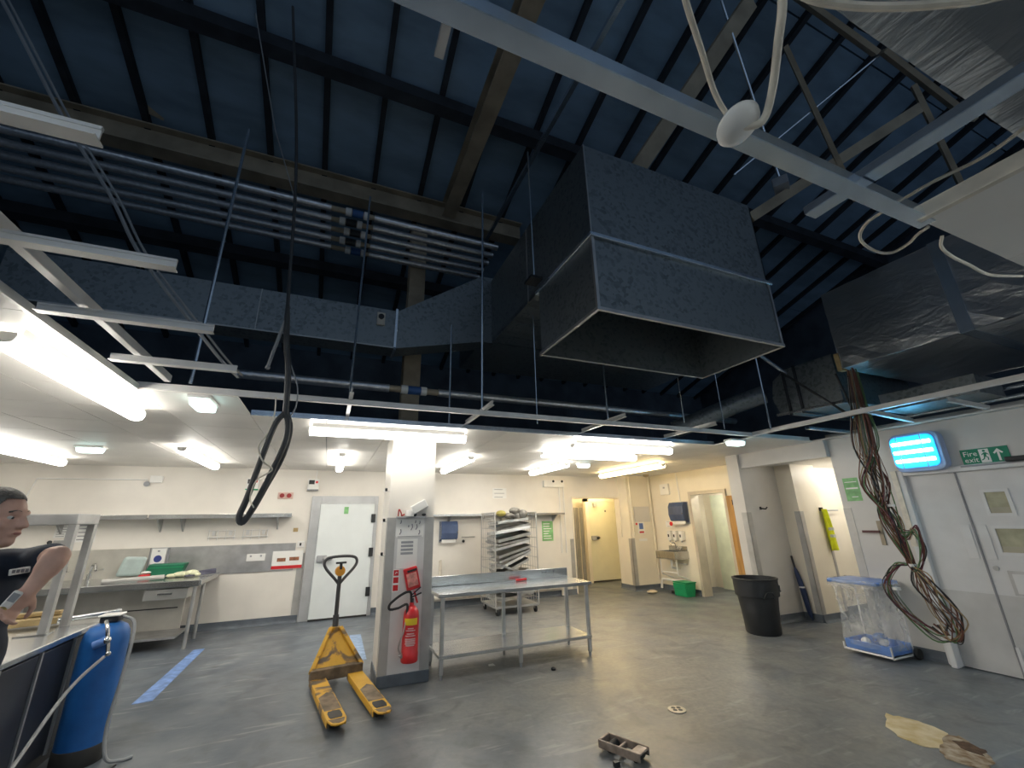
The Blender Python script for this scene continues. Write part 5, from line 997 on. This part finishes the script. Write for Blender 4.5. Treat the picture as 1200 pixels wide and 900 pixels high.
# ================================================================== COUNTER, GANTRY, TANK
cn = T('counter','dark-fronted steel-topped servery counter behind the man','counter',(-2.3,4.3,0))
part('top', MB().box(-2.95,-1.70,2.95,5.27,.86,.90), steel, cn, bevel=.006)
part('plinth', MB().box(-2.9,-1.78,3.0,5.22,0,.10), black_p, cn); part('core', MB().box(-2.9,-1.745,3.0,5.22,.10,.86), dark_panel, cn)
for i in range(5):
    y0 = 3.02+i*.44; part('front_panel', MB().box(-1.745,-1.725,y0,y0+.40,.12,.84), dark_panel, cn, bevel=.006)
for i in range(4): part('trim_strip', MB().box(-1.73,-1.715,3.43+i*.44,3.45+i*.44,.10,.86), grey_p, cn)
part('corner_post', MB().box(-1.745,-1.71,5.19,5.23,.10,.86), steel_dull, cn)
gn = T('gantry_shelf','steel overshelf gantry on posts standing on the counter','gantry',(-2.3,4.9,.90))
b = MB(); b.box(-2.95,-1.88,4.68,5.05,1.69,1.775); part('shelf', b, steel_dull, gn, bevel=.008)
for x,y in ((-1.91,4.71),(-2.35,4.71),(-1.91,5.02),(-2.9,4.71)): part('post', MB().box(x-.025,x+.025,y-.025,y+.025,.90,1.69), PM('olive_steel',(.33,.31,.24),.45,.5) if x == -2.35 else steel_dull, gn)
part('foot_plate', MB().box(-2.05,-1.87,4.65,4.77,.90,.908), steel, gn)
for k,(p0,p1,wd,h,m,l) in enumerate((((-2.75,4.98,.935),(-1.98,5.10,.945),.16,.05,board,'yellow chipboard plank lying on the counter'),((-2.5,5.10,.985),(-2.0,5.15,.99),.08,.03,board,'thin batten on top of the chipboard plank'))):
    one('wood_plank', MB().beam(p0,p1,wd,h), m, l, 'plank', bevel=.006)
b = MB(); b.tube([(-2.05,5.02,.935),(-1.64,5.18,.955)],.022,10); b.ball((-1.63,5.185,.955),.026); one('metal_tube', b, steel, 'steel tube poking over the counter corner', 'tube', smooth=True)
tk = T('blue_tank','blue pressure vessel with black boot and valve head beside the counter','tank',(-1.545,4.8,0))
c = (-1.545,4.8,0)
b = MB(); b.lathe([(0,.09),(.146,.09),(.148,.12),(.148,.80),(.14,.86),(.115,.905),(.07,.93),(.04,.935),(0,.935)],c,32); part('vessel', b, blue_tank, tk, smooth=True)
b = MB(); b.lathe([(0,0),(.145,0),(.152,.03),(.152,.115),(.148,.12),(0,.12)],c,32); part('boot', b, black_rub, tk, smooth=True)
b = MB(); b.box(-1.60,-1.48,4.74,4.86,.935,.98); vh = part('valve_head', b, black_p, tk, bevel=.012); part('cap', MB().box(-1.61,-1.47,4.73,4.87,.98,.992), white_p, vh, bevel=.004)
b = MB(); b.tube(bez([(-1.54,4.70,.955),(-1.51,4.66,.92),(-1.49,4.645,.86),(-1.475,4.645,.80),(-1.465,4.645,.74)],5),.013,8); b.ball((-1.485,4.635,.83),.028); b.ball((-1.46,4.64,.735),.02); part('tap_set', b, chrome, tk, smooth=True)
part('blue_coupling', MB().cyl((-1.56,4.635,.80),(-1.49,4.64,.83),.03,n=14), blue_lid, tk, smooth=True)
b = MB(); b.tube(bez([(-1.47,4.80,.97),(-1.38,4.76,.93),(-1.35,4.72,.80),(-1.35,4.68,.55),(-1.36,4.64,.25),(-1.32,4.62,.06),(-1.24,4.66,.015),(-1.18,4.70,.012)],8),.012,8); part('drain_hose', b, cable_pale, tk, smooth=True)
b = MB(); b.tube(bez([(-1.475,4.63,.72),(-1.55,4.52,.62),(-1.60,4.40,.50),(-1.62,4.1,.28),(-1.60,3.7,.10),(-1.5,3.3,.015),(-1.3,3.0,.012)],8),.012,8); part('feed_hose', b, cable_pale, tk, smooth=True)
one('floor_cable', MB().tube(bez([(-1.25,4.62,.006),(-1.30,4.45,.006),(-1.42,4.25,.006)],6),.006,6), black_p, 'short dark cable lying on the floor by the blue tank', 'cable')
# ================================================================== MAN
def frameD(px, py, d):     # a point of the room seen from where the photographer stands, d metres along the lens axis
    return Vector((0,0,1.65)) + (_R*(px-600) + _U*(450-py) + _F*489.4)*(d/489.4)
def remesh(mb, name, voxel, smooth=4, off=(0,0,0)):
    me = mesh_from(mb, name+'_src', off); ob = bpy.data.objects.new(name+'_src', me); COL.objects.link(ob)
    m = ob.modifiers.new('r','REMESH'); m.mode = 'VOXEL'; m.voxel_size = voxel
    if smooth: s = ob.modifiers.new('s','SMOOTH'); s.iterations = smooth; s.factor = .5
    dg = bpy.context.evaluated_depsgraph_get(); out = bpy.data.meshes.new_from_object(ob.evaluated_get(dg))
    bpy.data.objects.remove(ob); out.name = name; return out
def cap(b, p0, p1, r0, r1, n=14):
    p0 = Vector(p0); p1 = Vector(p1); b.tube([p0,p1],[r0,r1],n); b.ball(p0,r0,n,9); b.ball(p1,r1,n,9)
mp_ = Vector((-1.36,2.66,0)); 
torso_ang = math.radians(-42); fwd = Vector((math.cos(torso_ang),math.sin(torso_ang),0)); lft = Vector((-fwd.y,fwd.x,0)); up = Vector((0,0,1))
head_ang = math.radians(-12); hf = Vector((math.cos(head_ang),math.sin(head_ang),-.06)).normalized(); hl = Vector((-math.sin(head_ang),math.cos(head_ang),0)); hu = hf.cross(hl).normalized()
def L(f,l,z): return mp_ + fwd*f + lft*l + up*z
hc_ = Vector((-1.325,2.63,1.70))       # head centre
def Hd(f,l,u): return hc_ + hf*f + hl*l + hu*u
HR = Matrix((hf,hl,hu)).transposed(); TR = Matrix((fwd,lft,up)).transposed()
shL, shR = L(.0,.185,1.515), L(.0,-.175,1.48)
elL, wrL = frameD(67,652,1.73), frameD(37,689,1.64)
elR, wrR = L(-.02,-.26,1.17), L(.14,-.24,.98)
def limbs(b, grow=0, arms=True, legs=True, torso=True, head=False, sleeve=False):
    g = grow
    if torso:
        b.ball(L(.01,0,1.36),(.115+g,.165+g,.17+g),18,12,TR); b.ball(L(.03,0,1.16),(.120+g,.150+g,.17+g),18,12,TR); b.ball(L(0,0,1.0),(.12+g,.165+g,.13+g),18,12,TR)
        cap(b,shL+Vector((0,0,-.01)),shR+Vector((0,0,-.01)),.06+g,.06+g); cap(b,L(0,0,1.02),L(.01,0,1.40),.12+g,.115+g)
        b.ball(L(.0,.09,1.52),(.07+g,.10+g,.045+g),12,8,TR); b.ball(L(.0,-.09,1.51),(.07+g,.10+g,.045+g),12,8,TR)
    if arms:
        for s,e,w_ in ((shL,elL,wrL),(shR,elR,wrR)):
            if sleeve: cap(b,s,s.lerp(e,.72),.065+g,.058+g)
            else: cap(b,s,e,.055+g,.042+g); cap(b,e,w_,.043+g,.028+g); cap(b,e.lerp(w_,.15),e.lerp(w_,.4),.046+g,.042+g)
    if legs:
        for s in (1,-1):
            hp, kn_, an = L(0,s*.095,.92), L(.02,s*.105,.50), L(-.02,s*.11,.09)
            cap(b,hp,kn_,.092+g,.062+g); cap(b,kn_,an,.06+g,.042+g); cap(b,kn_.lerp(an,.15)+fwd*-.015,kn_.lerp(an,.4)+fwd*-.02,.062+g,.056+g)
man = T('person','man in navy T-shirt and dark trousers standing at the counter, looking aside','person',(mp_.x,mp_.y,0))
b = MB(); limbs(b)
# neck and head
cap(b,L(-.01,0,1.48),Hd(-.03,0,-.07),.058,.055); b.ball(Hd(-.018,0,.035),(.098,.077,.088),20,14,HR); b.ball(Hd(.012,0,-.03),(.078,.066,.085),18,12,HR)
b.ball(Hd(.052,0,-.088),(.034,.036,.028),12,8,HR); cap(b,Hd(-.01,.052,-.065),Hd(.05,.018,-.095),.022,.02); cap(b,Hd(-.01,-.052,-.065),Hd(.05,-.018,-.095),.022,.02)
cap(b,Hd(.086,0,.022),Hd(.108,0,-.022),.009,.014); b.ball(Hd(.096,.012,-.026),.010,8,6); b.ball(Hd(.096,-.012,-.026),.010,8,6)
cap(b,Hd(.078,.03,.03),Hd(.084,.012,.027),.012,.011); cap(b,Hd(.078,-.03,.03),Hd(.084,-.012,.027),.012,.011)
for s in (1,-1): b.ball(Hd(-.012,s*.078,-.005),(.022,.010,.032),10,8,HR); b.ball(Hd(.055,s*.042,-.022),(.024,.02,.02),10,8,HR)
cap(b,Hd(.084,.018,-.056),Hd(.084,-.018,-.056),.010,.010)
# hands
def hand(b, w_, d, n, curl, side):
    """palm along d, palm normal n; five fingers"""
    d = d.normalized(); n = (n - d*n.dot(d)).normalized(); s = d.cross(n)*side
    b.ball(w_+d*.045,(.045,.040,.018),12,8,Matrix((d,s,n)).transposed()); cap(b,w_,w_+d*.03,.028,.028)
    for k,ln in enumerate((.070,.078,.073,.058)):
        base = w_+d*.082+s*(.028-.0185*k); a = base; dd = d.copy(); r = .0095
        for seg,(fr_,cu) in enumerate(((.45,.5),(.32,.8),(.23,.6))):
            dd = (Matrix.Rotation(-cu*curl*side,3,s) @ dd) if True else dd
            e = a+dd*ln*fr_; cap(b,a,e,r,r*.92,8); a = e; r *= .93
    a = w_+d*.03+s*.035; dd = (d*.6+s*.8+n*.25).normalized(); e = a+dd*.035; cap(b,a,e,.013,.011,8); dd2 = (d*.9+s*.25+n*.4).normalized(); cap(b,e,e+dd2*.032,.011,.009,8)
dL = (wrL-elL).normalized(); hand(b,wrL,(dL+Vector((-.1,-.15,-.05))).normalized(),-fwd,.8,1)
hand(b,wrR,(wrR-elR).normalized(),lft,.6,-1)
me = remesh(b,'body',.0065,5,man.location); me.materials.append(skin_m)
for p in me.polygons: p.use_smooth = True
bo = bpy.data.objects.new('body', me); COL.objects.link(bo); bo.parent = man
def cloth(name, b, mat, vox=.012, it=6):
    me = remesh(b,name,vox,it,man.location); me.materials.append(mat)
    for p in me.polygons: p.use_smooth = True
    o = bpy.data.objects.new(name, me); COL.objects.link(o); o.parent = man; ROOT[o] = Vector(man.location); return o
b = MB(); limbs(b,.014,arms=False,legs=False)
for s,e in ((shL,elL),(shR,elR)): cap(b,s,s.lerp(e,.70),.068,.062)
b.ball(L(.0,0,.98),(.137,.182,.10),16,10,TR); cap(b,L(-.005,0,1.49),L(0,0,1.51),.075,.07); ts = cloth('tshirt', b, shirt_m)
b = MB(); limbs(b,.02,arms=False,torso=False); b.ball(L(0,0,.93),(.135,.18,.13),16,10,TR); cloth('trousers', b, trouser_m)
for s in (1,-1):
    b = MB(); cap(b,L(-.06,s*.11,.045),L(.15,s*.125,.04),.045,.04); b.ball(L(.0,s*.11,.07),(.07,.045,.06),12,8,TR); b.v = [(x,y,max(0,z)) for x,y,z in b.v]; cloth('shoe', b, black_p, .01, 3)
b = MB(); b.ball(Hd(-.026,0,.050),(.101,.082,.088),20,14,HR); b.ball(Hd(-.06,0,.0),(.062,.076,.075),16,10,HR); 
hm = remesh(b,'hair',.006,3,man.location)
bm = bmesh.new(); bm.from_mesh(hm)
kill = [f for f in bm.faces if (lambda q: ((q-hc_).dot(hf) > .045 - .25*max(0,(.10-(q-hc_).dot(hu))) and (q-hc_).dot(hu) < .088) or ((q-hc_).dot(hu) < .02 and (q-hc_).dot(hf) > -.03))(f.calc_center_median()+Vector(man.location))]
bmesh.ops.delete(bm, geom=kill, context='FACES'); bm.to_mesh(hm); bm.free()
hm.materials.append(hair_m)
for p in hm.polygons: p.use_smooth = True
o = bpy.data.objects.new('hair', hm); COL.objects.link(o); o.parent = man
for s in (1,-1):
    e = part('eye', MB().ball(Hd(.066,s*.030,.010),(.0115,.0115,.0085),12,8), eye_w, man, smooth=True); part('iris', MB().ball(Hd(.0748,s*.030,.009),.0055,10,7), eye_d, e, smooth=True)
    part('eyebrow', MB().tube([Hd(.066,s*.046,.033),Hd(.079,s*.030,.038),Hd(.086,s*.014,.034)],.004,6), hair_m, man, smooth=True)
part('lips', MB().tube([Hd(.083,.022,-.056),Hd(.0935,.008,-.0545),Hd(.0935,-.008,-.0545),Hd(.083,-.022,-.056)],.0048,7), lip_m, man, smooth=True)
lg = frameD(22,668,1.60)
q = frameD(21,669,1.70)
b = MB(); Rl = Matrix((lft,up,fwd)).transposed()
b.obox(q+fwd*.012,(.060,.024,.012),Rl @ Matrix.Rotation(.12,3,'Z')); bd_ = part('chest_badge', b, paper, man, bevel=.003, label='small white chest logo patch')
b = MB(); 
for k in range(4): b.obox(q+fwd*.0185+lft*(-.020+.013*k),(.009,.012,.002),Rl)
part('badge_print', b, ink, bd_)
ph = T('handheld_meter','pale handheld device held in the man\'s hand','device',tuple(wrL+Vector((-.03,-.02,-.1))))
pc = wrL + dL*.07 + Vector((-.005,-.03,.03)); Rp = Matrix.Rotation(.5,3,'Y') @ Matrix.Rotation(.3,3,'Z')
part('case', MB().obox(pc,(.03,.014,.065),Rp), white_p, ph, bevel=.008); part('screen', MB().obox(pc+Rp @ Vector((0,-.0075,.01)),(.022,.002,.03),Rp), grey_p, ph); part('clip', MB().ball(pc+Rp @ Vector((0,0,-.036)),.014), brass, ph, smooth=True)
